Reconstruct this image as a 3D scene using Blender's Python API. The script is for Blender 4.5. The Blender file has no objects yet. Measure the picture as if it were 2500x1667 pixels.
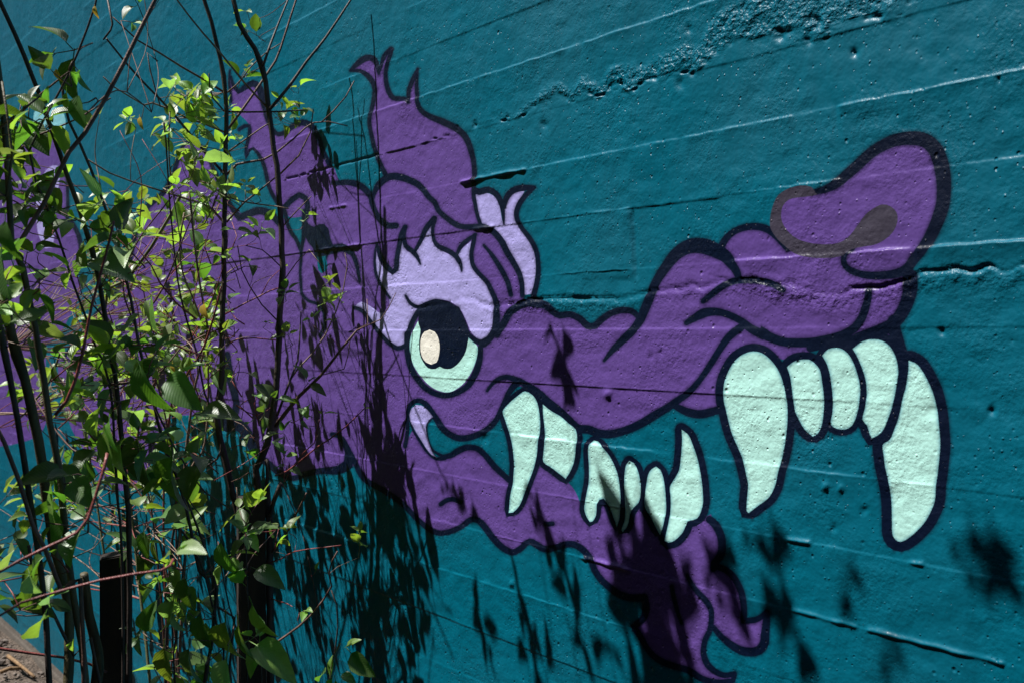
import bpy, bmesh, math, random
import numpy as np
from mathutils import Vector, Matrix, Quaternion
from mathutils.geometry import delaunay_2d_cdt

# ------------------------------------------------------------------ camera, sky, sun, exposure
scene = bpy.context.scene
W_PX, H_PX, F_PX = 2500.0, 1667.0, 2431.0
CAM_H, CAM_D = 1.67, 1.322                     # eye height, distance from the wall plane (y = 0)
YAW = math.atan2(1983.0, F_PX)                 # angle between the view and the receding wall
SA, CA = math.sin(YAW), math.cos(YAW)
PITCH = math.atan2(815.0 - H_PX / 2, F_PX)     # slightly downwards
cam_loc = Vector((0, -CAM_D, CAM_H))
fwd = Vector((-CA * math.cos(PITCH), SA * math.cos(PITCH), math.sin(PITCH)))
right = Vector((SA, CA, 0))
up = right.cross(fwd)
cam = bpy.data.objects.new('camera', bpy.data.cameras.new('camera'))
scene.collection.objects.link(cam)
cam.data.sensor_width = 36.0
cam.data.lens = 36.0 * F_PX / W_PX
cam.data.clip_start, cam.data.clip_end = 0.02, 300
cam.matrix_world = Matrix(((right.x, up.x, -fwd.x, cam_loc.x), (right.y, up.y, -fwd.y, cam_loc.y),
                           (right.z, up.z, -fwd.z, cam_loc.z), (0, 0, 0, 1)))
cam.data.dof.use_dof = True
cam.data.dof.focus_distance = 2.1
cam.data.dof.aperture_fstop = 8.0
scene.camera = cam

SUN = Vector((-0.34, -0.44, 1.0)).normalized()   # towards the sun
world = bpy.data.worlds.new('World'); scene.world = world; world.use_nodes = True
wn = world.node_tree.nodes; wl = world.node_tree.links
sky = wn.new('ShaderNodeTexSky'); sky.sky_type = 'NISHITA'; sky.sun_disc = False
sky.sun_elevation = math.asin(SUN.z); sky.sun_rotation = math.atan2(SUN.x, SUN.y)
wl.new(sky.outputs[0], wn['Background'].inputs[0]); wn['Background'].inputs[1].default_value = 0.05
sl = bpy.data.lights.new('sun', 'SUN'); sl.energy = 5.0; sl.angle = math.radians(0.42); sl.color = (1.0, 0.975, 0.94)
so = bpy.data.objects.new('sun', sl); scene.collection.objects.link(so)
so.rotation_euler = SUN.to_track_quat('Z', 'Y').to_euler(); so.location = SUN * 10
scene.view_settings.view_transform = 'Standard'; scene.view_settings.look = 'None'
scene.view_settings.exposure = 0.5; scene.view_settings.gamma = 1.0
scene.view_settings.use_curve_mapping = False
scene.cycles.max_bounces = 3; scene.cycles.diffuse_bounces = 1; scene.cycles.glossy_bounces = 1; scene.cycles.transmission_bounces = 2
scene.cycles.caustics_reflective = False; scene.cycles.caustics_refractive = False

# ------------------------------------------------------------------ helpers
R = random.Random(7)
NPR = np.random.RandomState(5)
col = scene.collection
FW, RT, UP = np.array(fwd), np.array(right), np.array(up)
CL = np.array(cam_loc)

def ray(px, py):
    u = (np.asarray(px, float) - W_PX / 2) / F_PX; v = (H_PX / 2 - np.asarray(py, float)) / F_PX
    return FW + np.multiply.outer(u, RT) + np.multiply.outer(v, UP)
def at(px, py, Z):                               # point at depth Z behind an image position
    return Vector(CL + ray(px, py) * Z)
def on_wall(px, py):
    d = ray(px, py); t = CAM_D / d[..., 1]
    return CL + d * t[..., None]
def to_px(P):
    q = np.asarray(P, float) - CL
    z = q @ FW
    return W_PX / 2 + F_PX * (q @ RT) / z, H_PX / 2 - F_PX * (q @ UP) / z, z

def obj(name, mesh, parent=None, mat=None):
    o = bpy.data.objects.new(name, mesh); col.objects.link(o)
    if parent is not None: o.parent = parent
    if mat is not None and mesh is not None and not mesh.materials: mesh.materials.append(mat)
    return o
def tag(o, label, cat, group=None):
    o['label'] = label; o['category'] = cat
    if group: o['group'] = group
    return o
def empty(name, loc=(0, 0, 0)):
    o = bpy.data.objects.new(name, None); o.location = loc; col.objects.link(o); o.empty_display_size = 0.1
    return o
def mesh_from(name, verts, faces, smooth=True):
    me = bpy.data.meshes.new(name); me.from_pydata([tuple(v) for v in verts], [], faces); me.update()
    if smooth: me.polygons.foreach_set('use_smooth', [True] * len(me.polygons))
    return me

# ------------------------------------------------------------------ materials
def nodes_of(m):
    m.use_nodes = True
    return m.node_tree.nodes, m.node_tree.links, m.node_tree.nodes['Principled BSDF']

def relief_group():
    g = bpy.data.node_groups.new('paint_relief', 'ShaderNodeTree')
    g.interface.new_socket('Normal', in_out='OUTPUT', socket_type='NodeSocketVector')
    g.interface.new_socket('Mottle', in_out='OUTPUT', socket_type='NodeSocketFloat'); g.interface.new_socket('Rough', in_out='OUTPUT', socket_type='NodeSocketFloat')
    n, l = g.nodes, g.links
    out = n.new('NodeGroupOutput'); tc = n.new('ShaderNodeTexCoord')
    sp = n.new('ShaderNodeSeparateXYZ'); l.new(tc.outputs['Object'], sp.inputs[0])
    cx = n.new('ShaderNodeCombineXYZ'); l.new(sp.outputs[0], cx.inputs[0]); l.new(sp.outputs[2], cx.inputs[1]); vec = cx.outputs[0]
    def noise(scale, detail, rough=0.55):
        t = n.new('ShaderNodeTexNoise'); t.noise_dimensions = '2D'; t.inputs['Scale'].default_value = scale
        t.inputs['Detail'].default_value = detail; t.inputs['Roughness'].default_value = rough
        l.new(vec, t.inputs['Vector']); return t.outputs['Fac']
    def math_(op, a, b=None, c=None):
        m = n.new('ShaderNodeMath'); m.operation = op
        for i, v in enumerate((a, b, c)):
            if v is None: continue
            if isinstance(v, (int, float)): m.inputs[i].default_value = v
            else: l.new(v, m.inputs[i])
        return m.outputs[0]
    def specks(scale, thr, gain, chan):          # sparse round pits or droplets
        vo = n.new('ShaderNodeTexVoronoi'); vo.voronoi_dimensions = '2D'; vo.inputs['Scale'].default_value = scale
        l.new(vec, vo.inputs['Vector']); sep = n.new('ShaderNodeSeparateColor'); l.new(vo.outputs['Color'], sep.inputs[0])
        rad = math_('MULTIPLY', math_('MAXIMUM', math_('SUBTRACT', sep.outputs[chan], thr), 0.0), gain)
        q = math_('SUBTRACT', 1.0, math_('MINIMUM', math_('DIVIDE', vo.outputs['Distance'], math_('MAXIMUM', rad, 0.0001)), 1.0))
        return math_('MULTIPLY', q, math_('GREATER_THAN', rad, 0.02))
    hc = n.new('ShaderNodeAttribute'); hc.attribute_name = 'honeycomb'; hcf = hc.outputs['Fac']
    mott = noise(2.2, 4.0); patch = noise(5.0, 2.0)
    rp_ = noise(7.0, 3.0, 0.6); rough_patch = math_('MULTIPLY', math_('MAXIMUM', math_('SUBTRACT', rp_, 0.34), 0.0), 4.2)
    h = math_('MULTIPLY', math_('MULTIPLY', noise(140, 3.0, 0.6), rough_patch), 0.0011)
    h = math_('ADD', h, math_('MULTIPLY', noise(24, 3.0), 0.0030))
    dens = math_('MULTIPLY', math_('MAXIMUM', math_('SUBTRACT', patch, 0.25), 0.0), 2.2)
    h = math_('SUBTRACT', h, math_('MULTIPLY', math_('MULTIPLY', specks(36, 0.78, 0.75, 0), dens), 0.0026))
    h = math_('SUBTRACT', h, math_('MULTIPLY', math_('MULTIPLY', specks(85, 0.70, 0.80, 2), dens), 0.0015))
    h = math_('ADD', h, math_('MULTIPLY', specks(60, 0.88, 1.2, 1), 0.0011))
    h = math_('ADD', h, math_('MULTIPLY', math_('MULTIPLY', noise(120, 2.0, 0.55), hcf), 0.0040))
    b = n.new('ShaderNodeBump'); b.inputs['Strength'].default_value = 1.0; b.inputs['Distance'].default_value = 1.0
    l.new(h, b.inputs['Height'])
    l.new(b.outputs['Normal'], out.inputs['Normal']); 
    sv_ = n.new('ShaderNodeCombineXYZ'); l.new(math_('MULTIPLY', sp.outputs[0], 26.0), sv_.inputs[0]); l.new(math_('MULTIPLY', sp.outputs[2], 1.6), sv_.inputs[1])
    st = n.new('ShaderNodeTexNoise'); st.noise_dimensions = '2D'; st.inputs['Scale'].default_value = 1.0; st.inputs['Detail'].default_value = 3; l.new(sv_.outputs[0], st.inputs['Vector'])
    l.new(math_('ADD', math_('MULTIPLY', mott, 0.65), math_('MULTIPLY', st.outputs['Fac'], 0.35)), out.inputs['Mottle'])
    l.new(math_('MULTIPLY_ADD', math_('SUBTRACT', noise(3.1, 4.0, 0.6), 0.5), 0.5, 0.0), out.inputs['Rough'])
    return g
RELIEF = relief_group()

def paint(name, c, rough=0.36, var=0.14, ink=None):
    m = bpy.data.materials.new(name); n, l, p = nodes_of(m)
    g = n.new('ShaderNodeGroup'); g.node_tree = RELIEF
    mx = n.new('ShaderNodeMix'); mx.data_type = 'RGBA'
    mx.inputs[6].default_value = (*[x * (1 - var) for x in c], 1)
    mx.inputs[7].default_value = (*[min(x * (1 + var), 0.95) for x in c], 1)
    l.new(g.outputs['Mottle'], mx.inputs[0])
    last = mx.outputs[2]
    if ink:                                     # soft overspray of the outline paint
        a = n.new('ShaderNodeAttribute'); a.attribute_name = 'overspray'
        m2 = n.new('ShaderNodeMix'); m2.data_type = 'RGBA'; m2.inputs[7].default_value = (*ink, 1)
        l.new(last, m2.inputs[6]); l.new(a.outputs['Fac'], m2.inputs[0]); last = m2.outputs[2]
    l.new(last, p.inputs['Base Color']); l.new(g.outputs['Normal'], p.inputs['Normal'])
    rr = n.new('ShaderNodeMath'); rr.inputs[1].default_value = rough + 0.12; l.new(g.outputs['Rough'], rr.inputs[0]); l.new(rr.outputs[0], p.inputs['Roughness'])
    p.inputs['Specular IOR Level'].default_value = 0.16
    p.inputs['Coat Weight'].default_value = 0.10; p.inputs['Coat Roughness'].default_value = 0.22; l.new(g.outputs['Normal'], p.inputs['Coat Normal'])
    return m
INK = (0.0018, 0.0065, 0.024)
M = {
    'teal': paint('teal_paint', (0.0, 0.124, 0.190), 0.36, 0.18, INK),
    'purple': paint('purple_paint', (0.125, 0.066, 0.290), 0.35, 0.15, INK),
    'ink': paint('navy_outline_paint', INK, 0.36, 0.25),
    'mint': paint('mint_paint', (0.52, 0.90, 0.82), 0.38, 0.04, (0.05, 0.25, 0.36)),
    'lavender': paint('lavender_paint', (0.43, 0.39, 0.80), 0.40, 0.05, INK),
    'cream': paint('cream_paint', (0.94, 0.89, 0.80), 0.40, 0.04),
    'grey': paint('grey_outline_paint', (0.055, 0.048, 0.075), 0.42, 0.30),
    'cyan': paint('pale_cyan_paint', (0.25, 0.62, 0.70), 0.40, 0.05),
    'bare': paint('bare_concrete', (0.17, 0.15, 0.13), 0.8, 0.25),
}
M['bare'].node_tree.nodes['Principled BSDF'].inputs['Specular IOR Level'].default_value = 0.2

def bark(name, c1, c2, rough=0.6, scale=60):
    m = bpy.data.materials.new(name); n, l, p = nodes_of(m)
    tc = n.new('ShaderNodeTexCoord'); t = n.new('ShaderNodeTexNoise')
    mp = n.new('ShaderNodeMapping'); mp.inputs['Scale'].default_value = (1, 1, 0.25)
    l.new(tc.outputs['Object'], mp.inputs[0]); l.new(mp.outputs[0], t.inputs['Vector'])
    t.inputs['Scale'].default_value = scale; t.inputs['Detail'].default_value = 5
    r = n.new('ShaderNodeValToRGB'); r.color_ramp.elements[0].color = (*c1, 1); r.color_ramp.elements[1].color = (*c2, 1)
    r.color_ramp.elements[0].position = 0.35; r.color_ramp.elements[1].position = 0.68
    l.new(t.outputs['Fac'], r.inputs[0]); l.new(r.outputs[0], p.inputs['Base Color'])
    # lenticels
    t2 = n.new('ShaderNodeTexNoise'); t2.inputs['Scale'].default_value = 350; l.new(tc.outputs['Object'], t2.inputs['Vector'])
    b = n.new('ShaderNodeBump'); b.inputs['Strength'].default_value = 0.5; b.inputs['Distance'].default_value = 0.002
    ad = n.new('ShaderNodeMath'); l.new(t.outputs['Fac'], ad.inputs[0]); l.new(t2.outputs['Fac'], ad.inputs[1])
    l.new(ad.outputs[0], b.inputs['Height']); l.new(b.outputs[0], p.inputs['Normal'])
    p.inputs['Roughness'].default_value = rough
    return m
BARK = {
    'dark': bark('dark_bark', (0.030, 0.022, 0.020), (0.085, 0.062, 0.052)),
    'olive': bark('olive_bark', (0.055, 0.045, 0.022), (0.13, 0.105, 0.05)),
    'tan': bark('tan_twig', (0.16, 0.10, 0.07), (0.33, 0.23, 0.17)),
    'red': bark('red_twig', (0.17, 0.035, 0.035), (0.33, 0.085, 0.075), 0.45),
    'brown': bark('brown_twig', (0.09, 0.045, 0.035), (0.2, 0.11, 0.085)),
    'green': bark('green_stem', (0.12, 0.13, 0.05), (0.25, 0.26, 0.12)),
    'post': bark('weathered_post_wood', (0.012, 0.008, 0.006), (0.045, 0.026, 0.018), 0.85, 25),
    'dead': bark('dead_leaf', (0.16, 0.09, 0.04), (0.32, 0.2, 0.1), 0.8),
}

def leaf_mat(name, c, ct):
    m = bpy.data.materials.new(name); n, l, p = nodes_of(m)
    tc = n.new('ShaderNodeTexCoord'); sep = n.new('ShaderNodeSeparateXYZ'); l.new(tc.outputs['Object'], sep.inputs[0])
    ab = n.new('ShaderNodeMath'); ab.operation = 'ABSOLUTE'; l.new(sep.outputs[0], ab.inputs[0])
    mu = n.new('ShaderNodeMath'); mu.operation = 'MULTIPLY_ADD'; mu.inputs[1].default_value = -1.15
    l.new(ab.outputs[0], mu.inputs[0]); l.new(sep.outputs[1], mu.inputs[2])
    sc = n.new('ShaderNodeMath'); sc.operation = 'MULTIPLY'; sc.inputs[1].default_value = 46.0; l.new(mu.outputs[0], sc.inputs[0])
    sn = n.new('ShaderNodeMath'); sn.operation = 'SINE'; l.new(sc.outputs[0], sn.inputs[0])
    pw = n.new('ShaderNodeMath'); pw.operation = 'ABSOLUTE'; l.new(sn.outputs[0], pw.inputs[0])
    bu = n.new('ShaderNodeBump'); bu.inputs['Strength'].default_value = 0.4; bu.inputs['Distance'].default_value = 0.0005
    l.new(pw.outputs[0], bu.inputs['Height'])
    oi = n.new('ShaderNodeObjectInfo'); no = n.new('ShaderNodeTexNoise'); no.inputs['Scale'].default_value = 6
    l.new(tc.outputs['Object'], no.inputs['Vector'])
    hs = n.new('ShaderNodeHueSaturation'); hs.inputs['Color'].default_value = (*c, 1)
    mr = n.new('ShaderNodeMapRange'); mr.inputs[3].default_value = 0.6; mr.inputs[4].default_value = 1.35
    l.new(oi.outputs['Random'], mr.inputs[0])
    m3 = n.new('ShaderNodeMath'); m3.operation = 'MULTIPLY_ADD'; m3.inputs[1].default_value = 0.5
    l.new(no.outputs['Fac'], m3.inputs[0]); m3b = n.new('ShaderNodeMath'); m3b.operation = 'SUBTRACT'; m3b.inputs[1].default_value = 0.25
    l.new(mr.outputs[0], m3b.inputs[0]); l.new(m3b.outputs[0], m3.inputs[2]); l.new(m3.outputs[0], hs.inputs['Value'])
    mh = n.new('ShaderNodeMapRange'); mh.inputs[3].default_value = 0.475; mh.inputs[4].default_value = 0.515
    l.new(oi.outputs['Random'], mh.inputs[0]); l.new(mh.outputs[0], hs.inputs['Hue'])
    l.new(hs.outputs[0], p.inputs['Base Color']); l.new(bu.outputs[0], p.inputs['Normal'])
    p.inputs['Roughness'].default_value = 0.42; p.inputs['Specular IOR Level'].default_value = 0.45
    tr = n.new('ShaderNodeBsdfTranslucent'); h2 = n.new('ShaderNodeHueSaturation'); h2.inputs['Color'].default_value = (*ct, 1)
    l.new(m3.outputs[0], h2.inputs['Value']); l.new(mh.outputs[0], h2.inputs['Hue'])
    l.new(h2.outputs[0], tr.inputs['Color']); l.new(bu.outputs[0], tr.inputs['Normal'])
    ms = n.new('ShaderNodeAddShader'); out = n['Material Output']
    l.new(p.outputs[0], ms.inputs[0]); l.new(tr.outputs[0], ms.inputs[1]); l.new(ms.outputs[0], out.inputs['Surface'])
    return m
LEAFM = {
    'fresh': leaf_mat('fresh_leaf', (0.10, 0.185, 0.035), (0.19, 0.32, 0.022)),
    'mid': leaf_mat('mid_leaf', (0.048, 0.095, 0.024), (0.065, 0.15, 0.009)),
    'pale': leaf_mat('pale_leaf', (0.17, 0.25, 0.10), (0.16, 0.26, 0.04)),
    'yellow': leaf_mat('yellow_leaf', (0.42, 0.30, 0.04), (0.40, 0.26, 0.02)),
}

# ------------------------------------------------------------------ the mural, traced in image pixels and laid on the wall plane
K = 3.92
def T(ox, oy, pts): return [(ox + x / K, oy + y / K) for x, y in pts]
def tA(*p): return T(800, 100, p)
def tB(*p): return T(800, 450, p)
def tC(*p): return T(900, 800, p)
def tD(*p): return T(1350, 500, p)
def tE(*p): return T(1400, 800, p)
def tF(*p): return T(1850, 300, p)
def tG(*p): return T(1850, 600, p)
def tH(*p): return T(1850, 950, p)
def tI(*p): return T(500, 150, p)
def tJ(*p): return T(500, 500, p)
def tK(*p): return T(500, 850, p)
def tL(*p): return T(900, 1100, p)
def tM(*p): return T(1350, 1050, p)
def tN(*p): return T(1400, 1267, p)
def tO(*p): return T(0, 150, p)
def tP(*p): return T(0, 500, p)
def tQ(*p): return T(0, 850, p)

def smooth(pts, closed, step=7.0, corner=62):
    P = np.array(pts, float); n = len(P); out = []
    def tang(i):
        if not closed and (i == 0 or i == n - 1): return None
        a, b = P[i] - P[i - 1], P[(i + 1) % n] - P[i]
        ang = abs(math.degrees(math.atan2(a[0] * b[1] - a[1] * b[0], a @ b)))
        if ang > corner: return None
        return (P[(i + 1) % n] - P[i - 1]) / (np.linalg.norm(a) + np.linalg.norm(b) + 1e-9)
    for i in range(n if closed else n - 1):
        p0, p1 = P[i], P[(i + 1) % n]; d = np.linalg.norm(p1 - p0)
        if d < 1e-6: continue
        t0, t1 = tang(i), tang((i + 1) % n)
        c = (p1 - p0) / d
        t0 = c if t0 is None else t0; t1 = c if t1 is None else t1
        k = max(1, int(d / step))
        for j in range(k):
            t = j / k
            out.append((2*t**3 - 3*t*t + 1) * p0 + (t**3 - 2*t*t + t) * d * t0 + (-2*t**3 + 3*t*t) * p1 + (t**3 - t*t) * d * t1)
    if not closed: out.append(P[-1])
    return np.array(out)

def stroke_poly(pts, w):                        # w: width in zoomed pixels, one number or a list along the stroke
    C = smooth(pts, False)
    s = np.concatenate([[0], np.cumsum(np.linalg.norm(np.diff(C, axis=0), axis=1))]); s /= s[-1]
    w = np.atleast_1d(np.array(w, float)) / K / 2
    hw = np.interp(s, np.linspace(0, 1, len(w)), w) if len(w) > 1 else np.full(len(s), w[0])
    hw = np.maximum(hw, 0.7)
    Tn = np.gradient(C, axis=0); Tn /= np.linalg.norm(Tn, axis=1)[:, None] + 1e-9
    N = np.stack([-Tn[:, 1], Tn[:, 0]], 1)
    a, b = C + N * hw[:, None], C - N * hw[:, None]
    def cap(c, t, n, r): return [c + r * (math.cos(q) * n + math.sin(q) * t) for q in np.linspace(0, math.pi, 6)[1:-1]]
    return np.array(list(a) + cap(C[-1], Tn[-1], N[-1], hw[-1]) + list(b[::-1]) + cap(C[0], -Tn[0], -N[0], hw[0]))

LAYERS = []                                     # (kind, list of polygons, part key)
def fill(key, pts): LAYERS.append((key, [smooth(pts, True)]))
def strokes(key, *sw):                          # every stroke: nonzero test done per quad strip through the polygon
    LAYERS.append((key, [stroke_poly(p, w) for p, w in sw]))
def rim(key, pts, w):                           # outline band around a closed shape
    S = smooth(pts, True); S = np.vstack([S, S[:1]])
    LAYERS.append((key, [stroke_poly([tuple(q) for q in S[::2]] + [tuple(S[0])], w)]))

# --- purple fills
horn = tA((560,1290),(500,1170),(455,1050),(420,900),(403,780),(415,700),(440,560),(450,460),(425,390),(375,330),(310,290),(225,290),
          (290,215),(370,160),(430,165),(470,215),(487,310),(512,250),(530,180),(565,120),(612,78),(600,150),(570,220),(555,320),(565,420),(590,500),
          (630,550),(690,558),(770,575),(775,480),(800,400),(830,330),(858,275),(850,350),(848,450),(862,560),(880,640),(920,690),(1000,735),(1100,775),
          (1200,825),(1280,880),(1330,950),(1370,1060),(1395,1180),(1400,1300),(1393,1400),(1395,1500)) + tB((1410,200),(1430,300),(1465,400),(1000,600),(400,300))
head = (tA((120,1370),(220,1365),(300,1390),(360,1440),(420,1540),(440,1470),(480,1390),(540,1330),(600,1300),(1300,1450)) +
        tB((1470,405),(1540,425),(1610,480),(1670,560),(1720,660),(1780,760),(1830,860),(1855,950),(1865,1060),(1880,1150),(1990,1140),(2090,1160)) +
        tD((0,1050),(60,1060),(160,1050),(250,1090),(330,1160),(390,1160),(460,1100),(550,1040),(660,1010),(750,1020),(830,1080),(880,1000),(930,880),(970,770),
           (1020,680),(1100,560),(1190,460),(1300,390),(1420,370),(1530,410),(1610,400),(1660,320),(1750,250),(1850,215),(1960,210),(2060,240)) +
        tF((170,1000),(170,850),(230,720),(330,660),(450,650),(560,670),(650,640),(740,600),(850,500),(960,400),(1080,290),(1200,220),(1330,160),(1480,140),(1600,160),(1690,240),
           (1740,350),(1770,500),(1780,650),(1770,800),(1720,950),(1650,1100),(1570,1220),(1500,1310),(1480,1440)) +
        tG((1465,330),(1460,420),(1430,540),(1380,650),(1330,760),(1300,870),(900,950),(700,960),(240,1090)) +
        tE((1990,300),(1700,180),(1450,400),(1400,700),(1400,800),(1200,830),(1000,740),(900,770),(780,830),(650,910),(520,970),(380,1010),(250,1010),(140,970)) +
        tC((2000,960),(1900,870),(1800,780),(1700,700),(1600,610),(1450,560),(1380,560),(1310,680),(1260,800),(1200,910),(1110,990),(1000,1040),(880,1060),(780,1020),(700,950),
           (630,850),(560,740),(500,700),(440,700),(390,750),(375,850),(370,1000),(345,1130)) +
        tK((1700,1200),(1380,1120),(1280,1160),(1100,1170),(950,1200),(850,1240),(720,1190),(620,1110),(540,1060),(480,980),(430,860),(380,780),(250,710),(100,690),(0,660)) +
        tQ((1800,640),(1620,650),(1560,800),(1420,1150),(1290,1310),(1150,1360),(1020,1310),(950,1200),(820,1000),(680,750),(600,500),(560,250),(560,50)) +
        tP((620,1450),(800,1200),(1000,950),(1200,700),(1250,500),(1300,260),(1400,60)) +
        tO((1560,1260),(1650,1100),(1700,950),(1740,830),(1800,770),(1860,780),(1950,840),(2030,1000),(2110,1180),(2160,1280),(2200,1370)) +
        tI((390,1470),(540,1430),(640,1470),(720,1560)) + tJ((760,130),(800,230),(850,310),(930,440),(940,330),(950,200)) +
        tI((960,1420),(1000,1350),(1060,1050),(1130,900),(1230,1000),(1290,1165)))
horn2 = tI((240,95),(235,200),(248,300),(250,390),(300,480),(420,600),(430,680),(410,760),(395,860),(402,930),(430,850),(462,835),(500,865),(540,930),(570,1000),(590,1090),(610,1180),
           (650,1280),(700,1360),(760,1430),(830,1500),(1300,1400),(1290,1165),(1220,1000),(1130,850),(1100,760),(1060,670),(1000,600),(930,585),(880,600),(800,655),(740,695),(680,690),
           (600,560),(570,420),(545,320),(510,235),(460,205),(400,235),(320,295),(275,235),(250,150))
jaw = (tC((330,1100),(430,960),(540,1140),(640,1250),(700,1250),(780,1225),(860,1170),(950,1140),(1040,1150),(1120,1220),(1200,1320),(1280,1400),(1360,1480)) +
       tL((1450,500),(1560,250),(1610,150),(1680,140),(1770,190),(1880,270),(1960,360),(2020,470),(2050,560),(2100,680)) +
       tM((380,900),(440,700),(500,660),(560,800),(630,940),(700,950),(830,740),(940,900),(1100,1100),(1250,1020),(1400,860),(1510,800)) +
       tN((1340,20),(1380,70),(1420,180),(1425,280),(1400,360),(1370,440),(1470,490),(1540,560),(1600,680),(1630,820),(1630,970),(1740,950),(1800,920),(1850,880),(1850,960),(1840,1080),(1835,1180),
           (1790,1250),(1700,1270),(1600,1250),(1500,1190),(1420,1120),(1340,1030),(1310,1070),(1262,1160),(1250,1290),(1290,1390),(1370,1460),(1450,1490),(1540,1475),(1530,1540),(1400,1560),
           (1250,1530),(1100,1440),(950,1400),(800,1330),(710,1240),(650,1130),(580,1020),(660,960),(700,850),(680,745),(580,750),(470,725),(370,660),(280,580),(210,480),(150,370),(80,280),(10,240)) +
       tL((1880,895),(1780,925),(1680,930),(1600,890),(1540,865),(1460,930),(1380,970),(1280,920),(1200,840),(1120,740),(1050,665),(980,660),(900,715),(800,765),(690,785),(600,755),
          (520,700),(430,620),(350,530),(280,470),(150,380),(-8,290)) + tK((1500,1200),(1440,1080),(1390,1000),(1600,900)))
body2 = tO((-60,860),(60,760),(150,700),(250,680),(340,760),(480,650),(560,760),(600,900),(640,1050),(650,1300),(645,1568)) + tP((680,150),(750,300),(770,430),(740,650),(780,800),(700,1000),(560,1250),(440,1350)) + tQ((440,100),(440,300),(470,500),(400,800),(200,900),(-80,950))
fill('purple_horn', horn2); fill('purple_horn', horn); fill('purple_head', head); fill('purple_jaw', jaw); fill('purple_body', body2)
# --- fills of lighter paint
ear = tB((1410,100),(1420,200),(1450,360),(1540,395),(1610,440),(1680,520),(1740,640),(1800,760),(1850,880),(1870,980),(1880,1060),(1950,1050),(1970,950),(1985,820),(1980,700),(1960,600),(1910,520),
         (1850,450),(1800,360),(1785,280),(1810,200),(1850,130),(1885,68),(1820,75),(1750,110),(1710,170),(1690,230),(1695,300),(1690,390),(1670,340),(1655,240),(1630,160),(1580,105),(1500,85))
brow = tB((465,650),(480,720),(520,790),(600,850),(640,850),(650,800),(660,700),(690,590),(715,490),(722,580),(750,640),(830,665),(845,620),(870,570),(920,480),(960,400),(995,375),(990,480),(1015,570),
          (1060,620),(1150,670),(1220,700),(1240,670),(1280,620),(1368,545),(1355,640),(1360,740),(1400,810),(1460,890),(1520,960),(1570,1060),(1590,1150),(1585,1300),(1560,1420),(1500,1500),(1440,1480),(1370,1400),
          (1320,1290),(1270,1200),(1200,1140),(1100,1105),(1000,1115),(900,1150),(880,1200),(830,1270),(790,1380),(770,1480),(740,1530),(690,1550),(620,1530),(560,1480),(480,1390),(400,1290),(330,1200),(255,1170),
          (320,1125),(400,1165),(500,1232),(570,1205),(585,1100),(520,980),(470,880),(455,770))
lip = tC((390,830),(410,770),(450,735),(500,740),(560,780),(612,850),(570,880),(548,950),(560,1050),(585,1130),(610,1200),(645,1240),(590,1210),(540,1140),(480,1040),(430,950),(395,880))
fill('ink', tJ((940,100),(1000,190),(1050,215),(1100,190),(1150,188),(1185,230),(1205,320),(1230,385),(1290,382),(1360,392),(1410,450),(1380,480),(1320,450),(1240,470),(1180,485),(1150,600),(1050,490),(1045,420),(1000,370),(970,320),(945,250)))  # dark pocket: ink outlines plus leaf shade painted in with the same navy
fill('teal', tJ((1075,500),(1160,490),(1170,620),(1120,660),(1085,630)))
strokes('ink', (tB((60,605),(140,592),(200,625),(250,700),(280,800),(300,930)), [40,46,40,34,26]))
fill('ear', ear); fill('brow', brow)
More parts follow.
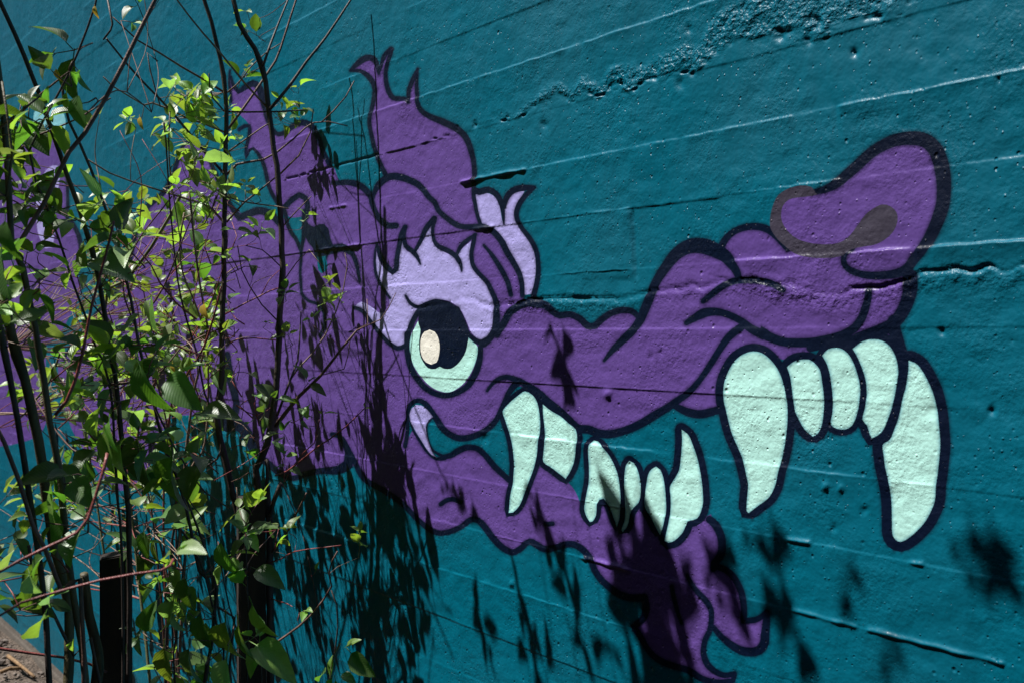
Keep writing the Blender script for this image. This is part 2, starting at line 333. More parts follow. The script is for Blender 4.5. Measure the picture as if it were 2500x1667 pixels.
# --- main outlines
strokes('ink',
 (tA((560,1290),(500,1170),(455,1050),(420,900),(403,780),(415,700),(440,560),(450,460),(425,390),(375,330),(310,290),(222,288)), [42,40,38,36,40,50,22]),
 (tA((218,288),(290,215),(370,165),(430,170),(468,215),(490,315)), [22,55,60,50,24]),
 (tA((487,315),(512,250),(530,180),(560,125),(608,82)), [20,34,40,46]),
 (tA((612,82),(595,150),(572,220),(555,320),(565,420),(590,500),(630,550),(690,556),(750,560),(778,590)), [42,36,34,38,44,48,42,30]),
 (tA((776,570),(775,480),(800,400),(830,330),(858,270)), [36,40,44,26]),
 (tA((858,270),(850,350),(848,450),(862,560),(880,640),(920,690),(1000,735),(1100,775),(1200,825),(1280,880),(1330,950),(1370,1060),(1395,1180),(1400,1300),(1393,1400),(1395,1500)) + tB((1412,200),(1432,300),(1465,390)),
   [24,34,40,50,62,62,54,48,44,40,36,34]),
 (tA((425,1530),(440,1470),(480,1390),(540,1330),(600,1300),(690,1305),(780,1335),(860,1375),(920,1430),(975,1500)) + tB((1025,170),(1060,250),(1110,300),(1190,365),(1270,405),(1380,410),(1470,405),(1540,425),(1610,480),(1670,560),(1720,660),(1780,760),(1830,860),(1855,950),(1860,1070)),
   [30,60,66,60,50,46,50,50,56,60,54,46,42]),
 (tI((1230,1165),(1290,1165),(1370,1160),(1460,1178),(1530,1225),(1590,1300)) + tB((425,180),(470,290),(520,360),(580,398),(655,398)), [40,50,58,58,54,46,50,56,56]),
 (tI((240,90),(235,200),(248,300),(252,390)), [16,22,20]), (tI((250,150),(275,235),(320,295),(400,240),(460,212),(510,240),(545,320),(570,420),(600,560),(680,690),(740,695),(800,655),(880,600),(930,587),(1000,605),(1060,675),(1100,765),(1130,860),(1200,1000)), [20,40,60,70,40,36,44,60,50,44,44]),
 (tI((330,655),(380,622),(428,620),(430,690),(410,770),(395,860),(402,930),(430,850),(462,835),(500,865),(540,930),(570,1000),(590,1090),(610,1180),(650,1280),(700,1360),(760,1430)) + tJ((790,180),(830,270),(880,340),(925,450)), [34,34,24,24,34,34,34,36,34,30]),
 (tJ((955,60),(948,300),(925,450),(912,600),(915,740),(930,850),(990,920),(1080,950),(1130,1010),(1150,1150),(1110,1250)), [44,40,26,22,24,26,30,34]),
 (tI((770,1390),(830,1330),(900,1280),(960,1310),(985,1400),(970,1500)), [50,50,50,50]),
 (tO((1340,1460),(1400,1400),(1560,1260),(1650,1100),(1700,950),(1740,830),(1800,770),(1860,780),(1950,840),(2030,1000),(2110,1180),(2160,1280),(2200,1370)), [50,44,36,30,30,36,50]),
 (tI((240,1370),(330,1500),(390,1475),(480,1440),(540,1432),(640,1470),(720,1560)), [40,60,70,70,50]),
 (tP((1400,60),(1300,260),(1250,500),(1200,700),(1000,950),(800,1200),(620,1450)), [50,40,40,30]),
 (tO((640,1050),(650,1300),(645,1568)) + tP((680,150),(750,300),(770,430),(740,650)), [24,30,40,30]),
 (tK((215,60),(245,280),(290,450),(295,580),(240,680),(100,690),(-60,650)), [60,80,60,90,60]),
 (tK((200,740),(330,740),(410,830),(470,960),(540,1050),(620,1105),(720,1190),(850,1240),(950,1205),(1100,1172),(1280,1160),(1375,1110),(1370,1000),(1330,900),(1280,835),(1215,822)), [110,110,80,60,50,50,60,100,60,44]),
 (tK((1385,1000),(1440,1090),(1500,1210)) + tL((-8,290),(150,380),(280,470),(350,530),(430,620),(520,700),(600,755),(690,785),(800,765),(900,715),(980,655),(1050,665),(1120,740),(1200,840),(1280,920),(1380,970),(1460,930),(1540,865),(1600,890),(1680,935),(1780,928),(1880,895),(1970,895),(2060,950)) +
   tN((180,400),(210,480),(280,580),(370,660),(470,725),(580,750),(680,745)), [50,50,50,46,50,50,60,60,56,60,62,60,64,70]),
 (tN((680,745),(700,850),(660,960),(580,1020),(650,1130),(710,1240),(800,1330),(950,1400),(1100,1440),(1250,1530),(1400,1560),(1530,1540),(1540,1475)), [70,60,50,60,60,60,50]),
 (tN((1300,0),(1360,50),(1415,160),(1425,280),(1400,360),(1350,420),(1342,468)), [70,74,74,70,64]),
 (tN((1350,440),(1470,490),(1540,560),(1600,680),(1630,820),(1630,970),(1740,960),(1800,930),(1848,885)), [60,60,60,60,50]),
 (tN((1848,890),(1845,1000),(1835,1100),(1830,1180),(1780,1250),(1700,1268),(1600,1250),(1500,1190),(1420,1120),(1345,1030)), [60,80,90,80,60,50]),
 (tN((1092,535),(1130,610),(1200,700),(1270,770),(1320,860),(1325,960),(1310,1060),(1262,1160),(1250,1290),(1290,1390),(1370,1460),(1450,1490),(1535,1478)), [34,50,56,52,50,52,60,56,50]),
 (tN((948,640),(970,760),(1000,880),(1040,990)), [40,40,30]), (tL((690,510),(740,475),(800,460),(880,490)), [40,44,40]), (tL((1700,700),(1760,695)), 44),
 # mouth, gums and muzzle
 (tC((345,1130),(370,1000),(375,850),(390,750),(440,700),(500,700),(560,745),(630,850),(700,950),(780,1020),(880,1055),(1000,1038),(1110,985),(1200,905),(1260,800),(1310,680),(1380,560),(1440,510)), [40,34,40,54,60,60,56,50,44,70]),
 (tC((1135,600),(1180,540),(1240,492),(1320,470),(1400,490),(1500,540),(1600,615),(1700,705),(1800,785),(1900,870),(2000,960)) + tE((140,970),(250,1010),(380,1010),(520,970),(650,910),(780,830),(900,760),(1000,690),(1100,620),(1180,540),(1260,430),(1330,320),(1400,210),(1460,120),(1530,50),(1600,0)),
   [26,46,60,90,90,80,80,76,76,80,70,60,54,60,66,80]),
 (tC((690,1235),(780,1218),(860,1172),(950,1140),(1040,1152),(1120,1222),(1200,1322),(1280,1400),(1360,1475)), [40,60,54,56,56,50]),
 (tE((960,740),(1080,800),(1200,825),(1330,800),(1430,770)), [60,78,80,70]),
 (tD((1275,1130),(1350,1085),(1450,1035),(1560,1025),(1680,1055),(1800,1115),(1900,1190),(2050,1260)) + tG((0,810),(100,868),(240,918),(400,928),(550,920),(700,890),(820,850),(920,790),(990,700),(1030,600),(1055,500),(1065,430)),
   [50,90,66,64,80,110,90,80,84,90,86,80,76,60]),
 (tD((490,1490),(560,1400),(650,1310),(750,1220),(830,1110),(880,1000),(930,880),(970,770),(1020,680),(1100,560),(1190,460),(1300,400),(1420,395),(1530,430),(1640,490),(1710,570),(1760,640),(1785,720)),
   [26,60,76,80,90,84,84,96,116,140,150,130,90,60]),
 (tD((1610,400),(1660,320),(1750,250),(1850,218),(1960,212),(2060,240),(2150,310),(2250,420)), [70,60,66,70,66]),
 (tD((1435,925),(1530,850),(1620,785),(1720,735),(1850,722),(2000,732),(2110,762),(2205,820)), [50,60,60,66,60,64,50]),
 (tB((1700,1290),(1740,1230),(1800,1180),(1870,1140),(1990,1140),(2090,1165)) + tD((0,1030),(60,1060),(160,1050),(250,1090),(330,1160),(390,1160),(460,1100),(550,1040),(660,1010),(750,1020),(820,1075)), [60,80,80,60,60,64,60,60,50]),
 (tF((560,665),(650,640),(740,595),(850,500),(960,400),(1080,290),(1200,215),(1330,165),(1480,150),(1600,170),(1690,245),(1740,350),(1775,500),(1785,650),(1770,800),(1720,950),(1650,1100),(1570,1225),(1500,1310),(1440,1390),(1350,1440),(1200,1462),(1050,1460),(930,1430),(850,1380),(830,1315),(850,1255),(905,1205)),
   [50,90,100,100,110,130,140,150,140,130,120,110,90,80,70,60,56]),
 (tG((1465,300),(1460,420),(1430,540),(1370,660),(1300,740),(1200,800),(1080,845),(950,890)), [150,130,120,120,110]),
 (tG((1300,720),(1310,830),(1350,930),(1390,1040),(1400,1120)), [120,120,90,80]),
 (tG((500,980),(700,930),(900,900),(1050,870)), [70,80,90]),
 # ear, brow and eye
 (tB((1400,60),(1450,75),(1540,55),(1610,90),(1660,170),(1680,260),(1690,385)), [60,60,54,50,34,14]), (tB((1690,225),(1712,135),(1770,65),(1860,38),(1975,32)), [34,54,60,60,36]),
 (tB((1965,40),(1890,115),(1830,200),(1806,290),(1840,400),(1900,480),(1960,570),(2000,690),(2008,820),(1995,950),(1962,1075)), [40,50,44,44,46,46,46,50]),
 (tB((1490,585),(1560,665),(1640,780),(1690,870),(1730,960),(1752,1060)), [22,40,46,44,40]),
 (tB((592,1090),(520,985),(463,885),(445,780),(450,650),(465,560)), [22,26,26,20,10]), (tB((468,565),(490,670),(540,765),(612,845),(645,815),(655,720),(675,600),(710,470),(742,410)), [22,44,52,46,44,46,44]),
 (tB((740,410),(727,500),(740,590),(800,640),(850,700),(880,765)), [40,36,46,44,14]), (tB((832,635),(880,550),(940,430),(1022,328)), [30,40,50,50]),
 (tB((1022,330),(1005,430),(1012,540),(1060,600),(1150,640),(1232,700),(1268,770),(1280,832)), [46,30,34,46,46,46,16]), (tB((1228,680),(1270,595),(1340,530),(1412,480)), [26,40,40,26]),
 (tB((1400,490),(1388,570),(1370,680),(1390,780),(1450,860),(1530,945),(1580,1050),(1608,1110),(1615,1250),(1605,1390),(1550,1475),(1490,1515),(1420,1495),(1350,1430),(1300,1310),(1240,1190)), [40,40,40,44,46,60,70,60,46,40,40]),
 (tB((745,1068),(790,1140),(860,1178),(950,1150),(1040,1130),(1150,1155),(1240,1205)), [22,34,44,60,60,44]),
 (tB((880,1195),(820,1290),(778,1400),(758,1520)), [50,50,46,50]), (tB((250,1180),(330,1215),(420,1330),(500,1425),(580,1510),(670,1568),(745,1540),(770,1490)), [34,34,36,40,44,40]),
 (tB((1625,1440),(1690,1320),(1740,1240)), [60,70,50]), (tC((1100,150),(1170,95),(1220,20)), [80,60,40]),
 (tC((372,60),(372,220),(397,350),(452,465),(542,575),(650,635),(760,645),(860,612),(960,542),(1030,430),(1065,310),(1075,190)), [60,56,56,54,52,50,54,60,60,50]),
 (tC((395,880),(430,985),(500,1100),(560,1190),(640,1250),(720,1245)), [14,20,24,26,40]), (tC((612,855),(560,915),(553,1000),(575,1110),(620,1180),(700,1225)), [14,18,18,20,30]),
)
fill('grey', tF((560,670),(530,622),(450,602),(360,612),(260,650),(190,710),(150,790),(122,900),(122,1000),(170,1090),(260,1180),(360,1255),(500,1290),(650,1298),(800,1280),(900,1215),(1000,1190),(1120,1170),
   (1220,1120),(1300,1040),(1340,940),(1330,860),(1270,800),(1190,782),(1110,820),(1030,880),(970,960),(900,1060),(840,1120),(740,1158),(620,1163),(500,1150),(390,1115),(300,1050),(240,960),(225,880),(250,790),(310,735),(400,718),(520,705),(580,690)))
fill('lip', lip)
# --- teeth, each with its own outline
TEETH = [
 (tC((1490,605),(1420,650),(1330,730),(1280,800),(1310,900),(1340,990),(1370,1100),(1385,1220),(1390,1330)) + tL((1385,200),(1375,320),(1350,450),(1340,592),(1380,588),(1450,510),(1500,390),(1530,300),(1570,190),(1595,100),(1610,30)) + tC((1620,1110),(1638,960),(1630,820),(1600,700),(1560,640)), 74),
 (tC((1660,730),(1740,790),(1840,850),(1920,920),(1980,970),(1995,1050),(1985,1150),(1970,1260),(1930,1370),(1885,1442),(1820,1390),(1740,1330),(1670,1280),(1675,1180),(1685,1080),(1680,950),(1665,830)), 90),
 (tM((390,95),(430,105),(480,160),(530,220),(580,310),(620,420),(640,540),(650,660),(645,780),(635,860),(615,920),(590,850),(560,770),(530,700),(490,650),(450,660),(425,700),(420,760),(410,820),(380,870),(355,875),(325,830),(300,750),(310,690),(330,570),(345,450),(345,330),(340,220),(350,140)), 78),
 (tM((730,290),(770,310),(810,380),(830,460),(840,560),(835,640),(820,690),(770,740),(740,800),(725,880),(700,940),(670,970),(660,950),(690,850),(695,760),(690,640),(682,520),(685,420),(700,330)), 84),
 (tM((980,345),(1020,375),(1050,450),(1070,560),(1080,680),(1080,780),(1060,900),(1030,1000),(990,930),(940,830),(880,720),(880,620),(890,520),(910,420),(940,370)), 92),
 (tM((1226,-8),(1290,40),(1330,130),(1370,250),(1400,380),(1420,500),(1430,600),(1432,690),(1415,770),(1380,840),(1290,870),(1270,920),(1240,980),(1170,1050),(1110,1072),(1070,1055),(1085,990),(1110,870),(1125,740),(1125,640),(1115,540),(1160,460),(1200,380),(1215,280),(1225,180),(1230,100)), 112),
 (tE((1720,225),(1800,240),(1880,300),(1950,390),(1990,470),(2020,580),(2040,700),(2045,830),(2040,950),(2020,1100),(1990,1250),(1950,1400)) + tM((2120,530),(2060,640),(1960,720),(1870,790),(1850,770),(1852,650),(1862,520)) + tE((1650,1420),(1620,1280),(1570,1150),(1520,1030),(1490,930),(1460,800),(1437,700),(1437,600),(1450,500),(1490,400),(1550,310),(1630,250)), 128),
 (tG((440,1085),(360,1100),(300,1140),(280,1160),(310,1250),(330,1400),(350,1568)) + tH((355,220),(400,310),(450,390),(520,450),(570,420),(610,330),(625,200),(630,80)) + tG((630,1450),(615,1300),(590,1180),(540,1120),(490,1088)), 124),
 (tG((740,975),(670,990),(615,1050),(660,1130),(690,1230),(705,1340),(715,1450)) + tH((715,120),(708,230),(695,335),(750,375),(830,382),(890,350),(930,280),(960,170),(975,50)) + tG((975,1330),(950,1220),(910,1110),(860,1030),(800,985)), 100),
 (tG((1100,895),(1000,915),(905,985),(950,1060),(1000,1180),(1035,1300),(1040,1400)) + tH((1040,60),(1025,170),(1000,290),(1040,340),(1065,420),(1085,465),(1150,435),(1200,380),(1230,310),(1270,200),(1300,90)) + tG((1330,1300),(1340,1180),(1310,1050),(1260,960),(1190,910)), 130),
 (tG((1440,1095),(1520,1130),(1590,1220),(1650,1340),(1690,1450)) + tH((1720,250),(1735,400),(1742,520),(1735,640),(1720,780),(1700,920),(1690,1060),(1660,1150),(1600,1260),(1500,1370),(1400,1445),(1340,1455),(1290,1400),(1280,1290),(1275,1130),(1265,1000),(1245,870),(1215,740),(1200,620),(1190,530),(1260,480),(1300,390),(1340,280),(1370,160),(1400,30)) + tG((1410,1380),(1430,1260),(1440,1180)), 168),
]
for p, w in TEETH: rim('ink', p, w * 1.16)
for i, (p, w) in enumerate(TEETH): fill('tooth%d' % i, p)
# --- eye
fill('eye', tC((468,-62),(430,15),(400,90),(392,180),(405,270),(435,360),(490,450),(560,535),(650,595),(750,617),(830,590),(920,520),(990,420),(1035,300),(1050,185),(1010,140),(960,95),(800,0),(600,-60)))
fill('pupil', tC((470,-60),(492,20),(483,120),(484,200),(492,250),(520,320),(570,385),(640,392),(680,370),(720,390),(790,390),(850,350),(900,290),(935,220),(950,150),(962,90),(930,0),(900,-110),(850,-180),(760,-245),(660,-255),(560,-220),(490,-160)))
fill('glint', tC((580,20),(530,40),(500,100),(495,190),(510,270),(550,330),(600,350),(650,330),(670,270),(680,190),(665,100),(630,40)))
# --- far painted figure, mostly hidden by the shrubs
fill('cyan', tO((320,530),(345,460),(420,430),(540,440),(600,485),(625,560),(620,650),(600,780),(540,780),(535,700),(500,640),(430,620),(415,690),(395,770),(345,770),(325,660)))
fill('stripe', tO((360,1200),(420,1080),(500,1000),(590,1010),(560,1200),(530,1400)) + tP((520,100),(520,300),(500,410),(430,420),(380,320),(355,220),(350,100)) + tO((340,1280)))
# bare concrete foot of the wall
def wall_px(X, z):
    a = to_px(np.array([[X, 0, z]])); return float(a[0][0]), float(a[1][0])
fill('bare', [wall_px(-8, 0.065), wall_px(-6.5, 0.06), wall_px(-5, 0.066), wall_px(-4, 0.06), wall_px(-4, -0.2), wall_px(-8, -0.2)])

# ------------------------------------------------------------------ wall relief
BOARD = 0.11
def vnoise(x, y, seed):                          # smooth value noise
    xi, yi = np.floor(x).astype(int), np.floor(y).astype(int); fx, fy = x - xi, y - yi
    fx, fy = fx * fx * (3 - 2 * fx), fy * fy * (3 - 2 * fy)
    def h(i, j):
        n = (i * 374761393 + j * 668265263 + seed * 974634777) & 0x7fffffff
        n = ((n ^ (n >> 13)) * 1274126177) & 0x7fffffff
        return ((n ^ (n >> 16)) & 0xffff) / 65535.0
    return (h(xi, yi) * (1 - fx) + h(xi + 1, yi) * fx) * (1 - fy) + (h(xi, yi + 1) * (1 - fx) + h(xi + 1, yi + 1) * fx) * fy
def sst(a, b, x):
    t = np.clip((x - a) / (b - a), 0, 1); return t * t * (3 - 2 * t)
PITS = [(1328,305,9,.008),(1990,45,13,.010),(1720,150,7,.007),(2085,130,8,.008),(1600,172,8,.006),(1485,962,9,-0.0060),(1262,1052,6,-0.0024),
        (2015,1187,7,-0.0048),(2052,1192,6,-0.0042),(1251,1424,6,-0.0048),(1500,1463,5,-0.0030),(1590,870,6,.005),(1613,862,6,.005),(2300,810,8,.006),
        (2420,1003,9,.007),(2110,1245,8,.005),(2035,1290,7,.005),(1185,1070,8,.007),(2440,195,6,.005),(1660,205,10,.006),(1900,90,10,.007),(1975,100,9,.006),(1680,70,8,.006)]
def height(px, py, P):
    X, z = P[:, 0], P[:, 2]
    k = 5 - (z - (CAM_H + 0.009)) / BOARD         # board line index, downwards
    kl = np.round(k); dz = (k - kl) * BOARD       # below the line: positive
    kl_i = kl.astype(int); kb = np.floor(k).astype(int)
    h = np.zeros(len(X))
    # boards stand slightly proud of or behind each other
    off = (vnoise(X * 0.7 + 50, kb * 7.31 + 30.0, 3) - 0.5) * 0.0030
    up_ = (vnoise(X * 0.7 + 50, (kl_i - 1) * 7.31 + 30.0, 3) - 0.5) * 0.0030
    dn_ = (vnoise(X * 0.7 + 50, kl_i * 7.31 + 30.0, 3) - 0.5) * 0.0030
    blend = sst(-0.0022, 0.0022, dz); h += up_ * (1 - blend) + dn_ * blend
    # fins of cement squeezed between the boards, and gaps
    wob = (vnoise(X * 60 + 9, kl * 3.7 + 5, 8) - 0.5) * 0.0022
    f = vnoise(X * 2.2 + 20, kl * 5.13 + 9.0, 11) * 0.7 + vnoise(X * 14 + 20, kl * 5.13 + 9.0, 12) * 0.3
    amp = np.where(f > 0.52, np.maximum(f - 0.58, 0) * 0.014, np.where(f < 0.36, (f - 0.36) * 0.006, 0))
    kind = np.zeros(len(X))                       # 0 step, 1 standing fin
    amp = amp * 0.62
    def seg(line, x0, x1, a, fin=0):
        nonlocal amp, kind
        m = (kl_i == line) & (px > x0) & (px < x1); e = np.minimum(sst(x0, x0 + 14, px), 1 - sst(x1 - 14, x1, px))
        amp = np.where(m, a * e * (0.45 + 1.1 * vnoise(X * 38 + line * 9, kl * 0 + 3.0, 21)), amp); kind = np.where(m, fin, kind)
    seg(0, 700, 1150, 0.0022); seg(0, 1150, 1420, 0.0030); seg(0, 1420, 2000, 0.0032); seg(1, 690, 935, -0.0050); seg(1, 935, 1100, -0.0022); seg(2, 1118, 1290, 0.0058, 1); seg(2, 1290, 1660, 0.0013); seg(2, 1660, 1940, 0.0024); seg(2, 1940, 2040, 0.0006); seg(2, 2040, 2640, 0.0027); seg(2, 800, 852, 0.0038, 1)
    seg(3, 770, 890, 0.0042, 1); seg(3, 1150, 1210, 0.0036, 1); seg(3, 1270, 1440, 0.0009); seg(3, 1440, 1545, 0.0018); seg(3, 1545, 1760, -0.0011); seg(3, 1890, 2060, 0.0022)
    seg(4, 860, 1010, 0.0010); seg(4, 1350, 1545, -0.0015); seg(4, 1780, 1990, 0.0030); seg(4, 2060, 2230, 0.0034); seg(4, 2230, 2640, 0.0042); seg(7, 1240, 1600, 0.0020)
    seg(8, 1350, 1600, -0.0014); seg(8, 1913, 1985, 0.0030, 1); seg(8, 2215, 2262, 0.0026, 1); seg(9, 1415, 1545, 0.0034, 1); seg(9, 1925, 2100, 0.0024, 1); seg(9, 2112, 2460, 0.0030, 1); seg(9, 1190, 1290, -0.0018)
    seg(5, 900, 2050, 0.0004); seg(6, 1100, 2000, 0.0004); seg(10, 700, 900, 0.0022); seg(10, 1060, 1540, 0.0014)
    dd = dz + wob
    fin = amp * np.exp(-(dd / np.where(amp > 0, 0.0036, 0.0028)) ** 2)
    led = np.where(dd < 0, np.exp(-(dd / 0.0022) ** 2), np.exp(-dd / 0.024)) * np.maximum(amp, 0)        # sharp upper edge, lit from above
    ovh = np.where(dd > 0, np.exp(-(dd / 0.0020) ** 2), np.exp(dd / 0.022)) * np.maximum(-amp, 0)        # overhanging lower edge, in shade
    h += np.where((kind == 1) | (amp < -0.004), fin, led + ovh * 0.8)
    # ragged crack under the fourth line
    zc = CAM_H + 0.009 + BOARD * (1 - 0.36) + (vnoise(X * 9 + 3, X * 0 + 2.0, 31) - 0.5) * np.interp(px, [1500, 2000, 2200], [0.026, 0.016, 0.006]) + (vnoise(X * 45 + 3, X * 0 + 7.0, 32) - 0.5) * 0.012
    zc = zc + np.interp(px, [700, 930, 1300, 1640, 1800, 2000, 2250, 2500], [-0.018, -0.018, -0.008, 0.006, 0.010, -0.02, 0.008, 0.008])
    ca = np.interp(px, [500, 700, 930, 1100, 1250, 1330, 1640, 1700, 1900, 2050, 2110, 2500], [0, 0.0015, 0.002, 0.003, 0.006, 0.0075, 0.005, 0.0045, 0.003, 0.002, 0.006, 0.006])
    ca = 0.8 * ca * (0.45 + 0.9 * vnoise(X * 25, X * 0 + 4.0, 33))
    h -= ca * np.exp(-((z - zc) / np.interp(px, [1300, 2100], [0.0034, 0.0024])) ** 2); h += 0.22 * ca * np.exp(-((z - zc + 0.009) / 0.006) ** 2)
    rough_c = np.exp(-((z - zc + 0.012) / 0.018) ** 2) * np.interp(px, [1150, 1280, 1420, 1560, 1760, 1950, 2030, 2500], [0, 0.8, 0.7, 0.3, 0.4, 1, 0.7, 0.5])
    # honeycombed band high on the right, breaking out along the second line
    kk = k + (vnoise(X * 6, z * 6, 41) - 0.5) * 0.7 + (vnoise(X * 25, z * 25, 42) - 0.5) * 0.3
    ztop = np.interp(px, [1150, 1300, 1500, 1750, 2000, 2500], [0.9, 0.76, 0.52, 0.3, 0.05, -0.2])
    zbot = np.interp(px, [900, 1150, 1300, 1500, 2000, 2500], [0.95, 0.97, 0.98, 0.9, 0.95, 0.98])
    hc = sst(0, 0.18, kk - ztop) * (1 - sst(-0.06, 0.04, kk - zbot)) * sst(860, 1300, px)
    hc = np.maximum(hc, rough_c)
    r = (vnoise(X * 130, z * 130, 51) - 0.5) * 0.0024 + (vnoise(X * 45, z * 60, 53) - 0.55) * 0.0030
    edge = np.exp(-((kk - zbot) / 0.09) ** 2) * sst(920, 1200, px)
    hole = np.maximum(vnoise(X * 60, z * 140, 54) - 0.60, 0) * 0.022 * edge
    h += hc * r - hole
    # small imprints and long waves
    h += (vnoise(X * 9, z * 9, 61) - 0.5) * 0.0026 + (vnoise(X * 30, z * 55, 62) - 0.5) * 0.0012
    # vertical end of a form board
    jx = 1544 + (py - 525) * 0.055
    vm = sst(508, 522, py) * (1 - sst(672, 684, py))
    h -= vm * 0.0030 * np.exp(-((px - jx) / 4.0) ** 2); h += vm * 0.0016 * (1 - sst(-3, 3, px - jx)) * sst(1350, 1480, px)
    for cx, cy, rr, dp in PITS:
        q = np.exp(-(((px - cx) / rr) ** 2 + ((py - cy) / (rr * 1.2)) ** 2)); h -= dp * (0.6 if dp > 0 else 1.0) * q
    return h, hc

X0, X1, Y0, Y1 = -110.0, 2620.0, -110.0, 1790.0
def build_wall():
    pts, cons = [], []
    # background grid following the courses, finer where the wall is nearer
    xs = np.arange(X0 + 4.5, X1 - 2, 4.7)
    DM = BOARD * CA / CAM_D * (F_PX / F_PX)
    for x in xs:
        Zc = CAM_D / ray(x, 815.0)[1]
        base = on_wall(np.array([x]), np.array([815.0]))[0]
        mm = 0.0032 * 2 ** (round(2 * math.log2(max(Zc, 1.2) / 1.25)) / 2)
        ztop = on_wall(np.array([x]), np.array([Y0 + 4.0]))[0, 2]; zbot = on_wall(np.array([x]), np.array([Y1 - 4.0]))[0, 2]
        if zbot < -0.15: zbot = -0.15
        zs = np.arange(math.ceil(zbot / mm), math.floor(ztop / mm)) * mm
        ks = np.arange(math.ceil((zbot - CAM_H - 0.009) / BOARD), math.floor((ztop - CAM_H - 0.009) / BOARD) + 1) * BOARD + CAM_H + 0.009
        fine = np.array([-6, -4, -2.6, -1.3, 0, 1.3, 2.6, 4, 6]) * 0.001 * max(1.0, mm / 0.0045)
        if len(ks):
            near = np.abs(zs[:, None] - ks[None, :]).min(1) > fine[-1] * 1.15
            zs = np.concatenate([zs[near], (ks[:, None] + fine[None, :]).ravel()])
            zs = zs[(zs > zbot) & (zs < ztop)]
        P = np.stack([np.full(len(zs), base[0]), np.zeros(len(zs)), zs], 1)
        qx, qy, _ = to_px(P); pts.append(np.stack([qx, qy], 1))
    # outline of the domain
    def line(a, b, n): return [tuple(np.array(a) + (np.array(b) - np.array(a)) * t) for t in np.linspace(0, 1, n, endpoint=False)]
    border = line((X0, Y0), (X1, Y0), 200) + line((X1, Y0), (X1, Y1), 140) + line((X1, Y1), (X0, Y1), 200) + line((X0, Y1), (X0, Y0), 140)
    polys = [np.array(border)] + [p for _, ps in LAYERS for p in ps]
    C = []; n0 = sum(len(p) for p in pts)
    for p in polys:
        p = np.clip(p, [X0, Y0], [X1, Y1]); s = len(C)
        C.extend(p.tolist()); n = len(p)
        cons.extend((n0 + s + i, n0 + s + (i + 1) % n) for i in range(n))
    G = np.vstack(pts + [np.array(C)])
    vs, es, fs, _, _, _ = delaunay_2d_cdt([Vector(v) for v in G], cons, [], 0, 0.03, False)
    V = np.array([tuple(v) for v in vs]); Fc = np.array([f for f in fs if len(f) == 3])
    cen = V[Fc].mean(1)
    ink_d = None
    lab = np.zeros(len(Fc), int); keys = ['teal']
    def inside(poly, q):
        res = np.zeros(len(q), int); a = poly; b = np.roll(poly, -1, 0)
        for (x1, y1), (x2, y2) in zip(a, b):     # winding number
            upc = (y1 <= q[:, 1]) & (y2 > q[:, 1]); dnc = (y1 > q[:, 1]) & (y2 <= q[:, 1])
            if not (upc.any() or dnc.any()): continue
            s = (x2 - x1) * (q[:, 1] - y1) - (q[:, 0] - x1) * (y2 - y1)
            res += (upc & (s > 0)).astype(int) - (dnc & (s < 0)).astype(int)
        return res != 0
    for key, ps in LAYERS:
        if key not in keys: keys.append(key)
        ki = keys.index(key)
        for p in ps:
            lo, hi = p.min(0), p.max(0)
            m = np.where((cen[:, 0] >= lo[0]) & (cen[:, 0] <= hi[0]) & (cen[:, 1] >= lo[1]) & (cen[:, 1] <= hi[1]))[0]
            if len(m): lab[m[inside(p, cen[m])]] = ki
    # vertices in 3D with relief
    P = on_wall(V[:, 0], V[:, 1])
    fade = np.minimum.reduce([sst(0, 45, V[:, 0] - X0), sst(0, 45, X1 - V[:, 0]), sst(0, 45, V[:, 1] - Y0), sst(0, 45, Y1 - V[:, 1])])
    hh, hcv = height(V[:, 0], V[:, 1], P); hh = hh * fade
    P[:, 1] = -hh
    # distance to the outline paint, for soft overspray
    ink_i = keys.index('ink'); touch = np.zeros(len(V), bool); other = np.zeros(len(V), bool)
    im = lab == ink_i; touch[Fc[im].ravel()] = True
    A = np.vstack([Fc[:, [0, 1]], Fc[:, [1, 2]], Fc[:, [2, 0]]]); L = np.linalg.norm(V[A[:, 0]] - V[A[:, 1]], axis=1)
    dist = np.where(touch, 0.0, 1e3)
    for _ in range(8):
        d2 = dist.copy()
        np.minimum.at(d2, A[:, 0], dist[A[:, 1]] + L); np.minimum.at(d2, A[:, 1], dist[A[:, 0]] + L); dist = d2
    Zv = CAM_D / ray(V[:, 0], V[:, 1])[:, 1]
    spray = np.clip(1 - dist / (15.0 / np.maximum(Zv, 1.0) + 0.5), 0, 1) ** 1.6 * 0.75
    return P, Fc, lab, keys, spray, hcv
P_, F_, LAB, KEYS, SPRAY, HC = build_wall()

